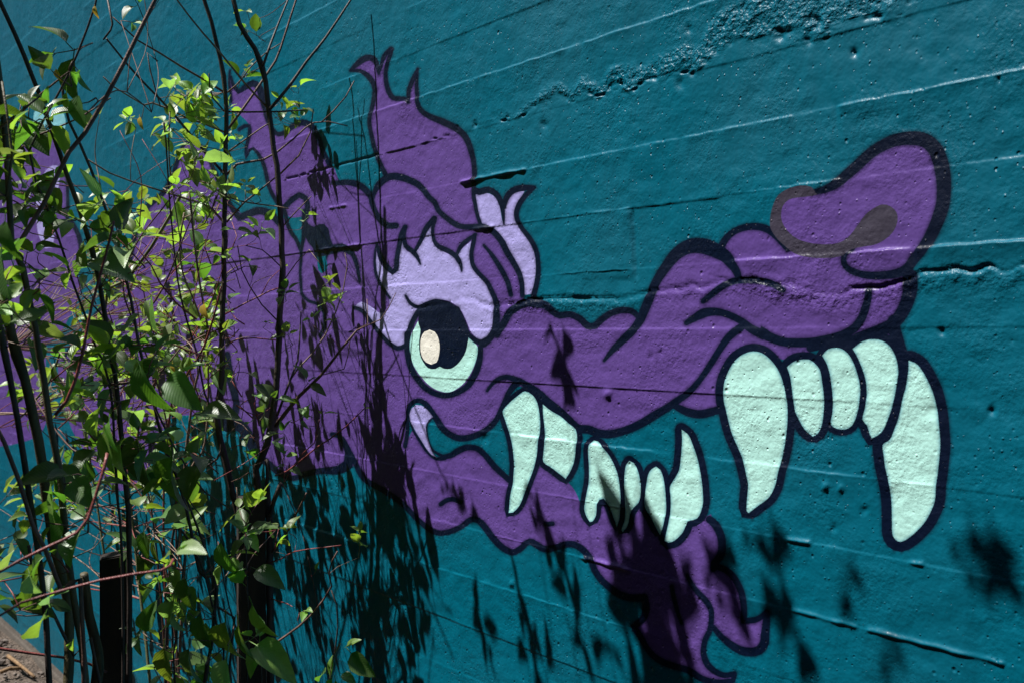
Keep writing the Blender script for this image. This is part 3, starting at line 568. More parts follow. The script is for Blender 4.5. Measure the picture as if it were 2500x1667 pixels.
wall = empty('concrete_wall', (-3.0, 0, 0))
tag(wall, 'board-marked concrete wall painted teal with a big purple fanged dragon mural', 'wall')
def region(name, keys, mat, parent, spray=True):
    ids = [KEYS.index(k) for k in keys if k in KEYS]
    m = np.isin(LAB, ids); f = F_[m]
    if not len(f): return None
    used, inv = np.unique(f.ravel(), return_inverse=True); f = inv.reshape(-1, 3)
    v = P_[used]
    a, b, c = v[f[:, 0]], v[f[:, 1]], v[f[:, 2]]
    flip = np.cross(b - a, c - a)[:, 1] > 0
    f[flip] = f[flip][:, ::-1]
    me = bpy.data.meshes.new(name); me.vertices.add(len(v)); me.vertices.foreach_set('co', v.ravel())
    me.loops.add(len(f) * 3); me.loops.foreach_set('vertex_index', f.ravel().astype(np.int32))
    me.polygons.add(len(f)); me.polygons.foreach_set('loop_start', (np.arange(len(f)) * 3).astype(np.int32))
    me.polygons.foreach_set('use_smooth', np.ones(len(f), bool))
    me.update(calc_edges=True); me.validate()
    if spray:
        at_ = me.attributes.new('overspray', 'FLOAT', 'POINT'); at_.data.foreach_set('value', SPRAY[used].astype(np.float32))
    at_ = me.attributes.new('honeycomb', 'FLOAT', 'POINT'); at_.data.foreach_set('value', HC[used].astype(np.float32))
    me.materials.append(mat)
    o = bpy.data.objects.new(name, me); col.objects.link(o); o.parent = parent
    o.matrix_parent_inverse = Matrix.Translation(-wall.location)
    return o
face = region('wall_face', ['teal'], M['teal'], wall)
bare = region('bare_foot', ['bare'], M['bare'], wall, False); bare['label'] = 'bare grey concrete strip at the foot of the wall'
hd = region('painted_head', ['purple_head'], M['purple'], wall); hd['label'] = 'purple painted dragon head with long snout'
def sub(name, keys, mat, label=None, spray=True):
    o = region(name, keys, mat, hd, spray)
    if o is not None:
        o.matrix_parent_inverse = Matrix.Identity(4)
        if label: o['label'] = label
    return o
sub('painted_horn', ['purple_horn'], M['purple'], 'purple flame-shaped crest above the brow')
sub('painted_jaw', ['purple_jaw'], M['purple'], 'purple lower jaw with wavy chin')
sub('painted_outline', ['ink'], M['ink'], 'dark navy outline of the painted dragon', False)
sub('painted_nostril', ['grey'], M['grey'], 'faded grey curl around the nostril', False)
sub('painted_ear', ['ear'], M['lavender'], 'lavender forked ear')
sub('painted_brow', ['brow'], M['lavender'], 'lavender spiky brow over the eye')
sub('painted_lip', ['lip'], M['lavender'], 'lavender corner of the mouth')
for i in range(len(TEETH)): sub('painted_tooth', ['tooth%d' % i], M['mint'])
sub('painted_eye', ['eye'], M['mint'], 'mint green eye'); sub('painted_pupil', ['pupil'], M['ink'], None, False); sub('painted_glint', ['glint'], M['cream'], 'cream highlight in the pupil', False)
b2 = region('painted_body', ['purple_body'], M['purple'], wall); b2['label'] = 'purple painted body behind the shrubs'
for nm, kk, mm, lb in (('painted_stripe', 'stripe', M['lavender'], 'lavender stripe on the purple body'), ('painted_claw', 'cyan', M['cyan'], 'pale cyan hooked shape')):
    o = region(nm, [kk], mm, b2, nm == 'painted_stripe'); o.matrix_parent_inverse = Matrix.Identity(4); o['label'] = lb
# rest of the wall around the detailed face: front margins, top and back
q = [Vector(on_wall(np.array([x]), np.array([y]))[0]) for x, y in ((X0, Y0), (X1, Y0), (X1, Y1), (X0, Y1))]
XL, XR, ZB, ZT, TH = -16.0, 3.5, -0.3, 4.6, 0.3
def fr(x, z): return Vector((x, 0, z))
zl_top = q[0].z; bm = []
V_, Fq = [], []
def quad(*p):
    s = len(V_); V_.extend(p); Fq.append(tuple(range(s, s + len(p))))
ZT = max(ZT, zl_top + 0.2)
quad(fr(XL, ZB), fr(q[0].x, ZB), fr(q[0].x, ZT), fr(XL, ZT))
quad(q[0], q[1], fr(q[1].x, ZT), fr(q[0].x, ZT))
quad(fr(q[1].x, ZB), fr(XR, ZB), fr(XR, ZT), fr(q[1].x, ZT))
if q[3].z < ZB:
    t = (ZB - q[3].z) / (q[2].z - q[3].z); mid = q[3] + (q[2] - q[3]) * t
    quad(mid, fr(q[2].x, ZB), q[2])
quad(fr(XL, ZT), fr(XR, ZT), Vector((XR, TH, ZT)), Vector((XL, TH, ZT)))
quad(Vector((XR, TH, ZB)), Vector((XL, TH, ZB)), Vector((XL, TH, ZT)), Vector((XR, TH, ZT)))
quad(fr(XR, ZB), Vector((XR, TH, ZB)), Vector((XR, TH, ZT)), fr(XR, ZT)); quad(Vector((XL, TH, ZB)), fr(XL, ZB), fr(XL, ZT), Vector((XL, TH, ZT)))
wb = obj('wall_body', mesh_from('wall_body', V_, Fq, False), wall, M['teal']); wb.matrix_parent_inverse = Matrix.Translation(-wall.location)

# ------------------------------------------------------------------ building added out of view to cut sky light and deepen shadows
bw = empty('blocker_building', (1.0, -4.6, 0)); tag(bw, 'tall dark brick-brown building unseen behind the camera, put in to block sky light', 'blocker_building')
bmat = bark('dark_render', (0.07, 0.055, 0.045), (0.12, 0.10, 0.085), 0.9, 6)
gmat = bpy.data.materials.new('window_glass'); nn, ll, pp = nodes_of(gmat); pp.inputs['Base Color'].default_value = (0.01, 0.012, 0.015, 1); pp.inputs['Roughness'].default_value = 0.08
def box(name, x0, x1, y0, y1, z0, z1, mat, parent):
    v = [(x, y, z) for x in (x0, x1) for y in (y0, y1) for z in (z0, z1)]
    o = obj(name, mesh_from(name, v, [(0,1,3,2),(4,6,7,5),(0,4,5,1),(2,3,7,6),(0,2,6,4),(1,5,7,3)], False), parent, mat); return o
BX0, BX1 = -32.0, 12.0
box('wall', BX0, BX1, -6.0, 0.0, -0.3, 9.1, bmat, bw); box('parapet', BX0 - .06, BX1 + .06, -0.35, 0.06, 9.103, 9.35, bmat, bw)
for i in range(13):
    for j in range(2):
        x = BX0 + 1.6 + i * 3.3; z = 1.4 + j * 3.1
        w_ = box('window', x, x + 1.3, 0.003, 0.05, z, z + 1.5, bmat, bw)
        pn = box('pane', x + .08, x + 1.22, 0.052, 0.056, z + .08, z + 1.42, gmat, w_)

# ------------------------------------------------------------------ ground
gm = bpy.data.materials.new('dry_soil'); n, l, p = nodes_of(gm)
tc = n.new('ShaderNodeTexCoord'); t1 = n.new('ShaderNodeTexNoise'); t1.inputs['Scale'].default_value = 14; t1.inputs['Detail'].default_value = 8
t2 = n.new('ShaderNodeTexVoronoi'); t2.inputs['Scale'].default_value = 60
l.new(tc.outputs['Object'], t1.inputs['Vector']); l.new(tc.outputs['Object'], t2.inputs['Vector'])
r = n.new('ShaderNodeValToRGB'); r.color_ramp.elements[0].color = (0.05, 0.036, 0.026, 1); r.color_ramp.elements[1].color = (0.17, 0.13, 0.10, 1)
r.color_ramp.elements[0].position = 0.3; r.color_ramp.elements[1].position = 0.7
l.new(t1.outputs['Fac'], r.inputs[0]); l.new(r.outputs[0], p.inputs['Base Color']); p.inputs['Roughness'].default_value = 0.95
ad = n.new('ShaderNodeMath'); l.new(t1.outputs['Fac'], ad.inputs[0]); l.new(t2.outputs['Distance'], ad.inputs[1])
b = n.new('ShaderNodeBump'); b.inputs['Distance'].default_value = 0.02; l.new(ad.outputs[0], b.inputs['Height']); l.new(b.outputs[0], p.inputs['Normal'])
gx = np.concatenate([np.linspace(-80, -9, 12), np.linspace(-8.5, 2, 90), np.linspace(3, 80, 12)]); gy = np.concatenate([np.linspace(-80, -3, 14), np.linspace(-2.5, 0.2, 40), np.linspace(3, 80, 10)])
gv, gf = [], []
for j, y in enumerate(gy):
    for i, x in enumerate(gx):
        near = 1.0 if (-8.6 < x < 2.1 and -2.6 < y) else 0.0
        hz = (float(vnoise(np.array([x * 3.0 + 99]), np.array([y * 3.0 + 99]), 71)[0]) - 0.5) * 0.05 * near
        gv.append((x, y, hz - 0.005))
nx = len(gx)
for j in range(len(gy) - 1):
    for i in range(nx - 1): gf.append((j * nx + i, j * nx + i + 1, (j + 1) * nx + i + 1, (j + 1) * nx + i))
g = obj('ground', mesh_from('ground', gv, gf), None, gm); g['kind'] = 'structure'
# loose stones on the soil at the foot of the wall
sv, sf = [], []
ico = [(0,0,1),(.89,0,.45),(.28,.85,.45),(-.72,.53,.45),(-.72,-.53,.45),(.28,-.85,.45),(.72,.53,-.45),(-.28,.85,-.45),(-.89,0,-.45),(-.28,-.85,-.45),(.72,-.53,-.45),(0,0,-1)]
icf = [(0,1,2),(0,2,3),(0,3,4),(0,4,5),(0,5,1),(1,6,2),(2,7,3),(3,8,4),(4,9,5),(5,10,1),(6,7,2),(7,8,3),(8,9,4),(9,10,5),(10,6,1),(6,11,7),(7,11,8),(8,11,9),(9,11,10),(10,11,6)]
for _ in range(1400):
    x, y = R.uniform(-7.5, -2.5), -abs(R.gauss(0, 0.55)) - 0.02; s = R.uniform(0.004, 0.016) * (1.8 if R.random() < 0.07 else 1)
    o0 = len(sv); a = R.uniform(0, 6.28)
    for vx, vy, vz in ico:
        k1 = R.uniform(0.75, 1.2); sv.append((x + s * k1 * (vx * math.cos(a) - 0.7 * vy * math.sin(a)), y + s * k1 * (vx * math.sin(a) + 0.7 * vy * math.cos(a)), s * 0.35 + s * 0.6 * vz))
    sf.extend(tuple(i + o0 for i in f) for f in icf)
gr = obj('gravel', mesh_from('gravel', sv, sf, False), None, bark('gravel_stone', (0.09, 0.07, 0.06), (0.24, 0.20, 0.17), 0.9, 40)); gr['kind'] = 'stuff'
tag(gr, 'loose small stones scattered on the soil along the wall foot', 'gravel')

# ------------------------------------------------------------------ plants
def tube(pts, radii, sides=7):
    P = [Vector(p) for p in pts]; V, F = [], []
    t = (P[1] - P[0]).normalized(); a = t.orthogonal().normalized()
    for i, p in enumerate(P):
        tn = (P[min(i + 1, len(P) - 1)] - P[max(i - 1, 0)]).normalized()
        a = (a - tn * a.dot(tn)).normalized(); b_ = tn.cross(a)
        for s in range(sides):
            q_ = 2 * math.pi * s / sides; V.append(p + radii[i] * (math.cos(q_) * a + math.sin(q_) * b_))
    for i in range(len(P) - 1):
        for s in range(sides):
            s2 = (s + 1) % sides; F.append((i * sides + s, i * sides + s2, (i + 1) * sides + s2, (i + 1) * sides + s))
    F.append(tuple(reversed(range(sides)))); F.append(tuple((len(P) - 1) * sides + s for s in range(sides)))
    return V, F
def curve3(pts, step=0.035):
    P = [Vector(p) for p in pts]; out = []
    for i in range(len(P) - 1):
        p0 = P[i - 1] if i else P[0] * 2 - P[1]; p1, p2 = P[i], P[i + 1]; p3 = P[i + 2] if i + 2 < len(P) else P[-1] * 2 - P[-2]
        k = max(1, int((p2 - p1).length / step))
        for j in range(k):
            t = j / k
            out.append(0.5 * ((2 * p1) + (p2 - p0) * t + (2 * p0 - 5 * p1 + 4 * p2 - p3) * t * t + (3 * p1 - p0 - 3 * p2 + p3) * t ** 3))
    out.append(P[-1]); return out

def leaf_mesh(name, mat, wid, fold, droop, curl, serr, rnd):
    V, F = [], []; nseg = 8
    for i in range(nseg + 1):
        t = i / nseg
        w = wid * (math.sin(math.pi * min(1, t ** 0.74)) ** 0.8) * (1 - 0.15 * t) if 0 < i < nseg else 0.006
        w *= 1 + (serr if i % 2 else -serr) * 0.5
        bend = -droop * t * t; side = curl * math.sin(t * 3.0)
        for s in (-1, -0.5, 0, 0.5, 1):
            ws = w * s; zf = fold * abs(ws) * 1.4 - (0.10 * wid if abs(s) == 1 else 0) * fold
            V.append((ws + side, t * (1 - 0.12 * droop), bend + zf + rnd.uniform(-1, 1) * 0.012 * (abs(s) > 0)))
    for i in range(nseg):
        for s in range(4): F.append((i * 5 + s, i * 5 + s + 1, (i + 1) * 5 + s + 1, (i + 1) * 5 + s))
    # petiole
    s0 = len(V); V += [(-0.012, -0.22, -0.02), (0.012, -0.22, -0.02), (0.012, 0.02, 0.0), (-0.012, 0.02, 0.0), (0, -0.22, -0.045), (0, 0.02, -0.02)]
    F += [(s0, s0 + 1, s0 + 2, s0 + 3), (s0, s0 + 3, s0 + 5, s0 + 4), (s0 + 1, s0 + 4, s0 + 5, s0 + 2)]
    me = mesh_from(name, V, F); me.materials.append(mat); return me
rl = random.Random(3)
LEAVES = {k: [leaf_mesh('leaf_blade', LEAFM[k], rl.uniform(0.24, 0.33), rl.uniform(0.15, 0.55), rl.uniform(0.05, 0.5), rl.uniform(-0.06, 0.06), 0.06, rl) for _ in range(6)] for k in LEAFM}

class Plant:
    def __init__(self, name, label, cat, base, group=None):
        self.root = empty(name, base); tag(self.root, label, cat, group); self.inv = Matrix.Translation(-Vector(base)); self.tw = {}; self.axis = []; self.nleaf = 0; self.leaves = []
    def child(self, o): o.parent = self.root; o.matrix_parent_inverse = self.inv; return o
    def stem(self, pts, r0, r1, mat, name='stem', sides=8):
        P = curve3(pts); n_ = len(P)
        rad = [r0 + (r1 - r0) * i / (n_ - 1) for i in range(n_)]
        k_ = R.randint(9, 14)
        rad = [rr * (1 + (0.22 if i % k_ == 0 and name == 'stem' else 0) + R.uniform(-.04, .04)) for i, rr in enumerate(rad)]
        for i in range(1, n_ - 1): P[i] = P[i] + Vector((R.uniform(-1, 1), R.uniform(-1, 1), R.uniform(-1, 1))) * r0 * 0.12
        V, F = tube(P, rad, sides); o = obj(name, mesh_from(name, V, F), None, BARK[mat]); self.child(o)
        self.axis.extend(P); return P
    def twig(self, pts, r0, r1, mat):
        P = curve3(pts, 0.03); n_ = len(P); V, F = tube(P, [r0 + (r1 - r0) * i / max(1, n_ - 1) for i in range(n_)], 5)
        s = self.tw.setdefault(mat, ([], [])); o0 = len(s[0]); s[0].extend(V); s[1].extend(tuple(i + o0 for i in f) for f in F); return P
    def leaf(self, pos, d, nrm, size, kind):
        me = R.choice(LEAVES[kind])
        y = Vector(d).normalized(); z = Vector(nrm); z = (z - y * z.dot(y)).normalized(); x = y.cross(z)
        mtx = Matrix(((x.x, y.x, z.x, 0), (x.y, y.y, z.y, 0), (x.z, y.z, z.z, 0), (0, 0, 0, 1)))
        w_ = R.uniform(0.85, 1.2)
        mw = Matrix.Translation(Vector(pos) + y * size * 0.22) @ mtx @ Matrix.Diagonal((size * w_, size, size, 1)); self.nleaf += 1
        qx, qy, qz = to_px(np.array(pos)); vis = qz > 0.1 and -60 < qx < 2560 and -60 < qy < 1727
        self.leaves.append((size / max(qz, 0.1) if vis else size * 1e-3, me, mw))
    def sprig(self, tip, size, kind='fresh', pairs=2, d=None, mat='tan', length=None, lift=0.0):
        d = Vector(d) if d is not None else Vector((R.uniform(-1, 1), R.uniform(-1, 1), R.uniform(-0.3, 1.0)))
        d.normalize(); length = length or size * (0.55 * pairs); tip = Vector(tip); base = tip - d * length
        side = d.orthogonal().normalized(); side.rotate(Quaternion(d, R.uniform(0, 6.28)))
        self.twig([base, base + d * length * 0.5 + side * size * 0.05, tip], size * 0.022, size * 0.012, mat)
        for i in range(pairs):
            p = base + d * length * ((i + 1) / pairs); sd = side.copy(); sd.rotate(Quaternion(d, i * 1.57 + R.uniform(-.3, .3)))
            for s in (-1, 1):
                if R.random() < 0.06: continue
                ld = (sd * s * R.uniform(0.7, 1.1) + d * R.uniform(0.25, 0.8) + Vector((0, 0, R.uniform(-0.55, 0.25)))).normalized()
                nm = Vector((R.gauss(0, .45), R.gauss(0, .45) - 0.15, 1.0))
                kd = kind if R.random() < 0.86 else R.choice(('mid', 'pale', 'fresh'))
                self.leaf(p, ld, nm, size * R.uniform(0.62, 1.25) * (1.0 if i < pairs - 1 else 0.8), kd)
        if R.random() < 0.7:
            self.leaf(tip, d + Vector((R.uniform(-.4, .4), R.uniform(-.4, .4), 0)), Vector((R.gauss(0, .5), -0.4, 1)), size * R.uniform(.4, .75), kind)
        return base
    def link_to_stem(self, p, mat='tan', r=0.0016):
        p = Vector(p); best = min(self.axis, key=lambda a: (a - p).length + max(0, a.z - p.z) * 1.2)
        if (best - p).length < 0.01: return
        mid = (best + p) / 2 + Vector((R.uniform(-1, 1), R.uniform(-1, 1), -0.25)) * (best - p).length * 0.13
        L = (best - p).length
        self.twig([best, mid, p], r * (1 + L * 1.2), r, mat)
    def finish(self):
        self.leaves.sort(key=lambda t: -t[0])
        for _, me, mw in self.leaves[:300]:
            o = bpy.data.objects.new('leaf', me); col.objects.link(o); o.parent = self.root; o.matrix_parent_inverse = self.inv; o.matrix_basis = mw
        rest = {}
        for _, me, mw in self.leaves[300:]: rest.setdefault(me.materials[0].name, []).append((me, mw))
        for mn, lst in rest.items():             # the smallest and hidden ones, joined
            V, F = [], []
            for me, mw in lst:
                o0 = len(V); V.extend(mw @ v.co for v in me.vertices); F.extend(tuple(i + o0 for i in p.vertices) for p in me.polygons)
            o = obj('leaf_mass', mesh_from('leaf_mass', V, F), None, bpy.data.materials[mn]); o['kind'] = 'stuff'; self.child(o)
        for mat, (V, F) in self.tw.items():
            o = obj('twigs', mesh_from('twigs', V, F), None, BARK[mat]); o['kind'] = 'stuff'; self.child(o)

def shadow_px(p):                                # where the sun throws a point's shadow on the wall, in image pixels
    p = np.array(p); t = -p[1] / SUN.y; w_ = p - np.array(SUN) * (p[1] / SUN.y); x_, y_, z_ = to_px(w_); return float(x_), float(y_), float(w_[2])
def shade_ok(p):
    x_, y_, z_ = shadow_px(p)
    if z_ < 0 or x_ > 2600 or x_ < 0: return True
    return y_ > np.interp(x_, [600, 740, 790, 820, 850, 900, 950, 1000, 1050, 1150, 1300, 1450, 1600, 1800, 2000, 2500], [100, 260, 420, 640, 760, 900, 1020, 1180, 1400, 1480, 1500, 1540, 1560, 1650, 1700, 1750])
def wall_z(x): return CAM_D / float(ray(x, 815.0)[1])
def settle(x, y, z):                             # nudge a sprig towards the wall until its shadow stays off the clear part
    for _ in range(3):
        if shade_ok(at(x, y, z)): break
        z += (wall_z(x) * 0.975 - z) * 0.4
    return at(x, y, z)
def path(pts, z0, z1=None):
    z1 = z0 if z1 is None else z1; n_ = len(pts)
    return [at(x, y, z0 + (z1 - z0) * i / max(1, n_ - 1)) for i, (x, y) in enumerate(pts)]
def down(P, x=None, y=None):                     # continue a stem to the soil
    b_ = P[-1] if P[-1].z < P[0].z else P[0]
    return Vector((b_.x + (x or 0), min(b_.y + (y or 0), -0.05), -0.03))
def rp(px, z): return px * z / F_PX / 2          # radius from a width in image pixels

# --- sapling with the forked top, nearest to the eye of the dragon
ZA = 2.52
Ap = path([(658,1290),(643,1220),(628,1182),(625,1143),(638,1118),(653,1080),(663,1029),(673,965),(677,900),(684,755),(689,653),(684,525),(676,405),(663,329),(657,265),(648,201),(640,163),(622,120),(585,57),(570,0),(556,-80),(548,-190)], ZA, ZA - 0.06)
A = Plant('sapling', 'slender dark sapling with a forked bare top, right of the other stems', 'sapling', (Ap[0].x, Ap[0].y, 0))
A.stem([down(Ap)] + Ap, 0.0125, rp(11, ZA), 'dark')
for pts, w0, w1, m_, za, zb in [
    ([(660,266),(704,214),(750,149),(796,92),(827,46),(857,0),(872,-24)], 9, 5, 'dark', ZA-.05, ZA-.0),
    ([(643,160),(658,115),(677,65),(704,0),(712,-25)], 7, 4, 'dark', ZA-.06, ZA+.05),
    ([(655,266),(597,203),(532,122),(494,80),(432,0),(400,-60)], 5.5, 3.5, 'tan', ZA-.03, ZA-.3),
    ([(672,1040),(730,967),(783,916),(834,850),(872,806)], 11, 5, 'brown', ZA, ZA-.12),
    ([(676,1015),(709,926),(727,880),(730,850),(735,760)], 7, 3, 'dark', ZA, ZA+.05),
    ([(684,425),(730,380),(758,323),(765,267)], 5, 3, 'tan', ZA, ZA-.05),
    ([(709,926),(727,900),(760,865),(793,819),(821,760),(839,704),(848,648),(842,617)], 4.5, 2.5, 'tan', ZA+.02, ZA+.04),
    ([(650,1200),(653,1165),(652,1120)], 10, 8, 'dark', ZA-.02, ZA-.04), ([(660,1255),(668,1222),(685,1180)], 13, 11, 'dark', ZA-.02, ZA-.08),
    ([(872,806),(855,830),(840,900),(783,916)], 3, 2.5, 'tan', ZA-.12, ZA-.05), ([(872,806),(898,790),(896,730)], 3, 2.2, 'brown', ZA-.12, ZA-.10), ([(872,806),(930,780),(966,716)], 3, 2, 'brown', ZA-.12, ZA-.14),
    ([(672,1160),(700,1150),(775,1090),(806,1070),(845,1040),(890,996)], 4.5, 2.5, 'red', ZA-.02, ZA-.2), ([(700,1165),(735,1110),(768,1080),(776,1040),(780,1025)], 3.5, 2.5, 'red', ZA-.02, ZA-.15),
    ([(650,1375),(690,1362),(720,1345),(833,1330)], 3.5, 2.4, 'red', ZA-.02, ZA-.2), ([(660,1460),(700,1472),(714,1480)], 3.5, 2.5, 'red', ZA-.05, ZA-.12),
    ([(660,1352),(700,1300),(725,1250),(748,1203)], 6, 4.5, 'brown', ZA, ZA-.12), ([(640,1590),(700,1550),(760,1500),(810,1430),(803,1400),(810,1370),(824,1345)], 6, 3.5, 'brown', ZA-.1, ZA-.2),
    ([(809,1440),(822,1475),(825,1530),(818,1590),(800,1680)], 4, 4, 'dark', ZA-.18, ZA-.15),
    ([(690,1180),(735,1290),(760,1400),(780,1500)], 3, 3, 'dark', ZA+.1, ZA-.05),
    ([(690,690),(725,640),(755,610),(790,655)], 3, 2, 'tan', ZA, ZA-.08), ([(685,560),(720,520),(760,480)], 4, 2.5, 'tan', ZA, ZA-.1),
    ([(684,790),(640,745),(610,700),(590,660),(580,600)], 3.5, 2.5, 'dark', ZA, ZA-.1), ([(684,650),(640,610),(600,600)], 3.2, 2.4, 'dark', ZA, ZA-.12)]:
    A.stem(path(pts, za, zb), rp(w0, za), rp(w1, za), m_, 'branch', 6)
for (x, y, s, kd, n_) in [(706,262,52,'fresh',2),(735,268,44,'mid',2),(728,215,44,'fresh',1),(690,300,44,'fresh',1),(682,245,44,'fresh',1),(722,290,38,'mid',1),(805,688,42,'fresh',2),(800,738,46,'fresh',2),(830,735,36,'pale',1),
    (705,818,52,'fresh',1),(690,722,60,'mid',1),(700,712,54,'mid',1),(620,560,46,'pale',2),(640,545,44,'fresh',2),(610,645,48,'fresh',1),(748,525,44,'fresh',2),(752,935,60,'mid',1),(737,992,58,'mid',1),(735,1020,50,'mid',1),(672,975,66,'mid',1),
    (645,1010,68,'mid',1),(690,1055,46,'mid',1),(696,1110,72,'mid',1),(700,1140,64,'mid',1),(600,1100,72,'mid',1),(878,1300,52,'fresh',2),(770,1395,34,'fresh',1),(745,1490,40,'fresh',1),(680,1290,48,'fresh',2),(705,1300,44,'fresh',1),
    (890,996,24,'fresh',1),(785,1012,34,'fresh',1),(815,785,26,'fresh',1),(762,780,30,'fresh',1),(650,790,30,'fresh',1)]:
    tip = settle(x, y, ZA - 0.03 - 0.12 * R.random()); A.link_to_stem(A.sprig(tip, s * ZA / F_PX, kd, n_, (R.uniform(-.3, 1), R.uniform(-.6, .3), R.uniform(0, 1)), R.choice(('tan', 'red', 'green'))), R.choice(('tan', 'brown', 'red')), 0.0006)

# --- second sapling with paired side branches
ZB_ = 2.58
Bp = path([(640,1420),(610,1330),(579,1250),(566,1194),(553,1131),(538,1067),(528,1008),(531,993),(541,926),(543,875),(542,806),(546,704),(548,551),(550,425),(552,316),(551,226),(538,150),(530,110),(515,55),(499,0),(488,-60),(470,-160)], ZB_, ZB_ - 0.12)
B = Plant('sapling', 'slim upright sapling with opposite bare side branches, left of the forked one', 'sapling', (Bp[0].x, Bp[0].y, 0))
B.stem([down(Bp)] + Bp, 0.0125, rp(9, ZB_), 'dark')
for pts, w0, w1, m_, za, zb in [
    ([(547,226),(500,196),(444,164),(390,130),(337,99),(275,42)], 6, 3, 'brown', ZB_-.06, ZB_-.25), ([(555,226),(575,210),(589,195),(607,170),(627,149),(655,125),(685,107)], 4.5, 2.5, 'tan', ZB_-.06, ZB_-.1),
    ([(557,316),(587,275),(617,232),(640,198),(673,149),(696,84),(723,0),(732,-25)], 7, 5, 'brown', ZB_-.06, ZB_+.02),
    ([(547,323),(500,303),(454,288),(413,267),(372,252),(352,257),(329,244),(275,211),(252,188)], 6, 3, 'tan', ZB_-.06, ZB_-.22),
    ([(552,428),(579,402),(602,397),(643,390),(676,372),(717,339),(745,313),(765,300),(801,297),(849,308)], 7, 3, 'brown', ZB_-.05, ZB_+.0), ([(785,299),(814,272),(844,237),(865,198)], 4, 3, 'brown', ZB_-.01, ZB_-.03),
    ([(547,425),(500,372),(418,272),(362,214),(306,152),(260,95)], 7, 4, 'dark', ZB_-.05, ZB_-.35),
    ([(543,540),(518,510),(500,500),(418,474),(319,443),(268,423),(209,387)], 6, 3.5, 'tan', ZB_-.03, ZB_-.3), ([(553,543),(597,494),(633,466),(668,438),(690,420)], 5, 3.5, 'brown', ZB_-.03, ZB_-.05),
    ([(470,438),(500,446),(556,482),(622,498),(678,505),(704,510)], 4.5, 3, 'tan', ZB_-.1, ZB_-.12),
    ([(556,372),(600,340),(640,312),(660,300)], 4.5, 3, 'tan', ZB_-.05, ZB_-.08), ([(551,273),(600,274),(680,273),(744,269)], 5, 3.5, 'dark', ZB_-.07, ZB_-.12), ([(548,273),(520,240),(512,215),(510,180)], 4, 3, 'dark', ZB_-.07, ZB_-.12),
    ([(543,800),(495,820),(440,850),(400,900),(330,1000),(250,1080)], 4, 3, 'brown', ZB_-.05, ZB_-.1), ([(560,838),(580,828),(620,825),(680,831)], 4, 3, 'red', ZB_-.05, ZB_+.0),
    ([(545,770),(600,740),(660,710),(690,700)], 4, 3, 'red', ZB_-.05, ZB_-.0)]:
    B.stem(path(pts, za, zb), rp(w0, za), rp(w1, za), m_, 'branch', 6)
for i in range(30):
    x, y = R.uniform(415, 545), R.uniform(185, 520); tip = settle(x, y, ZB_ - 0.05 - 0.25 * R.random())
    B.link_to_stem(B.sprig(tip, R.uniform(46, 70) * 2.4 / F_PX, R.choice(('fresh', 'fresh', 'fresh', 'pale')), R.choice((1, 2, 2)), None, 'green'), 'tan', 0.0009)
for (x, y, s, n_) in [(560,265,50,1),(565,330,50,2),(405,300,46,2),(400,340,44,1),(310,295,52,1),(325,290,46,1),(575,395,40,1),(600,450,44,2),(625,470,46,1),(570,560,46,1)]:
    tip = settle(x, y, ZB_ - 0.1 - 0.1 * R.random()); B.link_to_stem(B.sprig(tip, s * 2.5 / F_PX, 'fresh', n_, None, 'green'), 'tan', 0.0009)

# --- bushy shrub between the saplings and the wall
ZC = 2.45
cb = at(440, 1250, 2.6)
Cc = Plant('leafy_shrub', 'bushy shrub with many small bright green leaves and tangled red twigs', 'shrub', (cb.x, cb.y, 0))
for pts, w0, w1, m_, za, zb in [
    ([(455,1300),(450,1150),(467,1003),(477,939),(497,858),(508,800),(497,740),(480,640),(470,540),(462,470)], 11, 5, 'tan', 2.6, 2.4), ([(440,1300),(500,1080),(508,883),(497,806),(472,730),(446,666),(439,597),(450,520)], 8, 4, 'tan', 2.6, 2.45),
    ([(400,1320),(421,965),(439,944),(467,896),(497,850),(520,780),(540,700)], 8, 4, 'red', 2.6, 2.35), ([(330,1330),(255,768),(311,684),(370,602),(423,515),(440,480)], 9, 7, 'green', 2.75, 2.5),
    ([(420,1320),(540,1100),(500,960),(480,860),(440,720),(420,560),(410,420),(405,350),(400,300)], 9, 4, 'dark', 2.55, 2.35), ([(430,1320),(400,1000),(330,800),(300,700),(330,600),(420,480)], 7, 3, 'brown', 2.6, 2.4),
    ([(390,1320),(160,1080),(60,930),(20,850)], 7, 4, 'brown', 2.6, 2.9), ([(250,1320),(163,880),(122,930),(60,1010)], 7, 5, 'green', 2.7, 2.9), ([(380,1320),(300,1100),(200,980),(130,900),(60,760)], 7, 3, 'brown', 2.6, 2.8),
    ([(480,780),(430,740),(390,690),(370,650),(330,600)], 5, 3, 'red', 2.4, 2.3), ([(500,870),(420,840),(360,800),(300,790)], 4, 3, 'red', 2.4, 2.3), ([(360,760),(400,700),(440,600),(480,500)], 5, 3, 'brown', 2.35, 2.3),
    ([(415,272),(412,340),(415,420),(430,520),(445,620)], 4, 3, 'dark', 2.35, 2.35), ([(385,150),(360,130),(366,170),(392,262)], 4, 3, 'brown', 2.3, 2.3)]:
    P = path(pts, za, zb); Cc.stem(([Vector((cb.x + R.uniform(-.12, .12), cb.y + R.uniform(-.08, .08), -0.03))] if w0 > 6 else []) + P, rp(w0, za), rp(w1, za), m_, 'stem' if w0 > 6 else 'branch', 6)
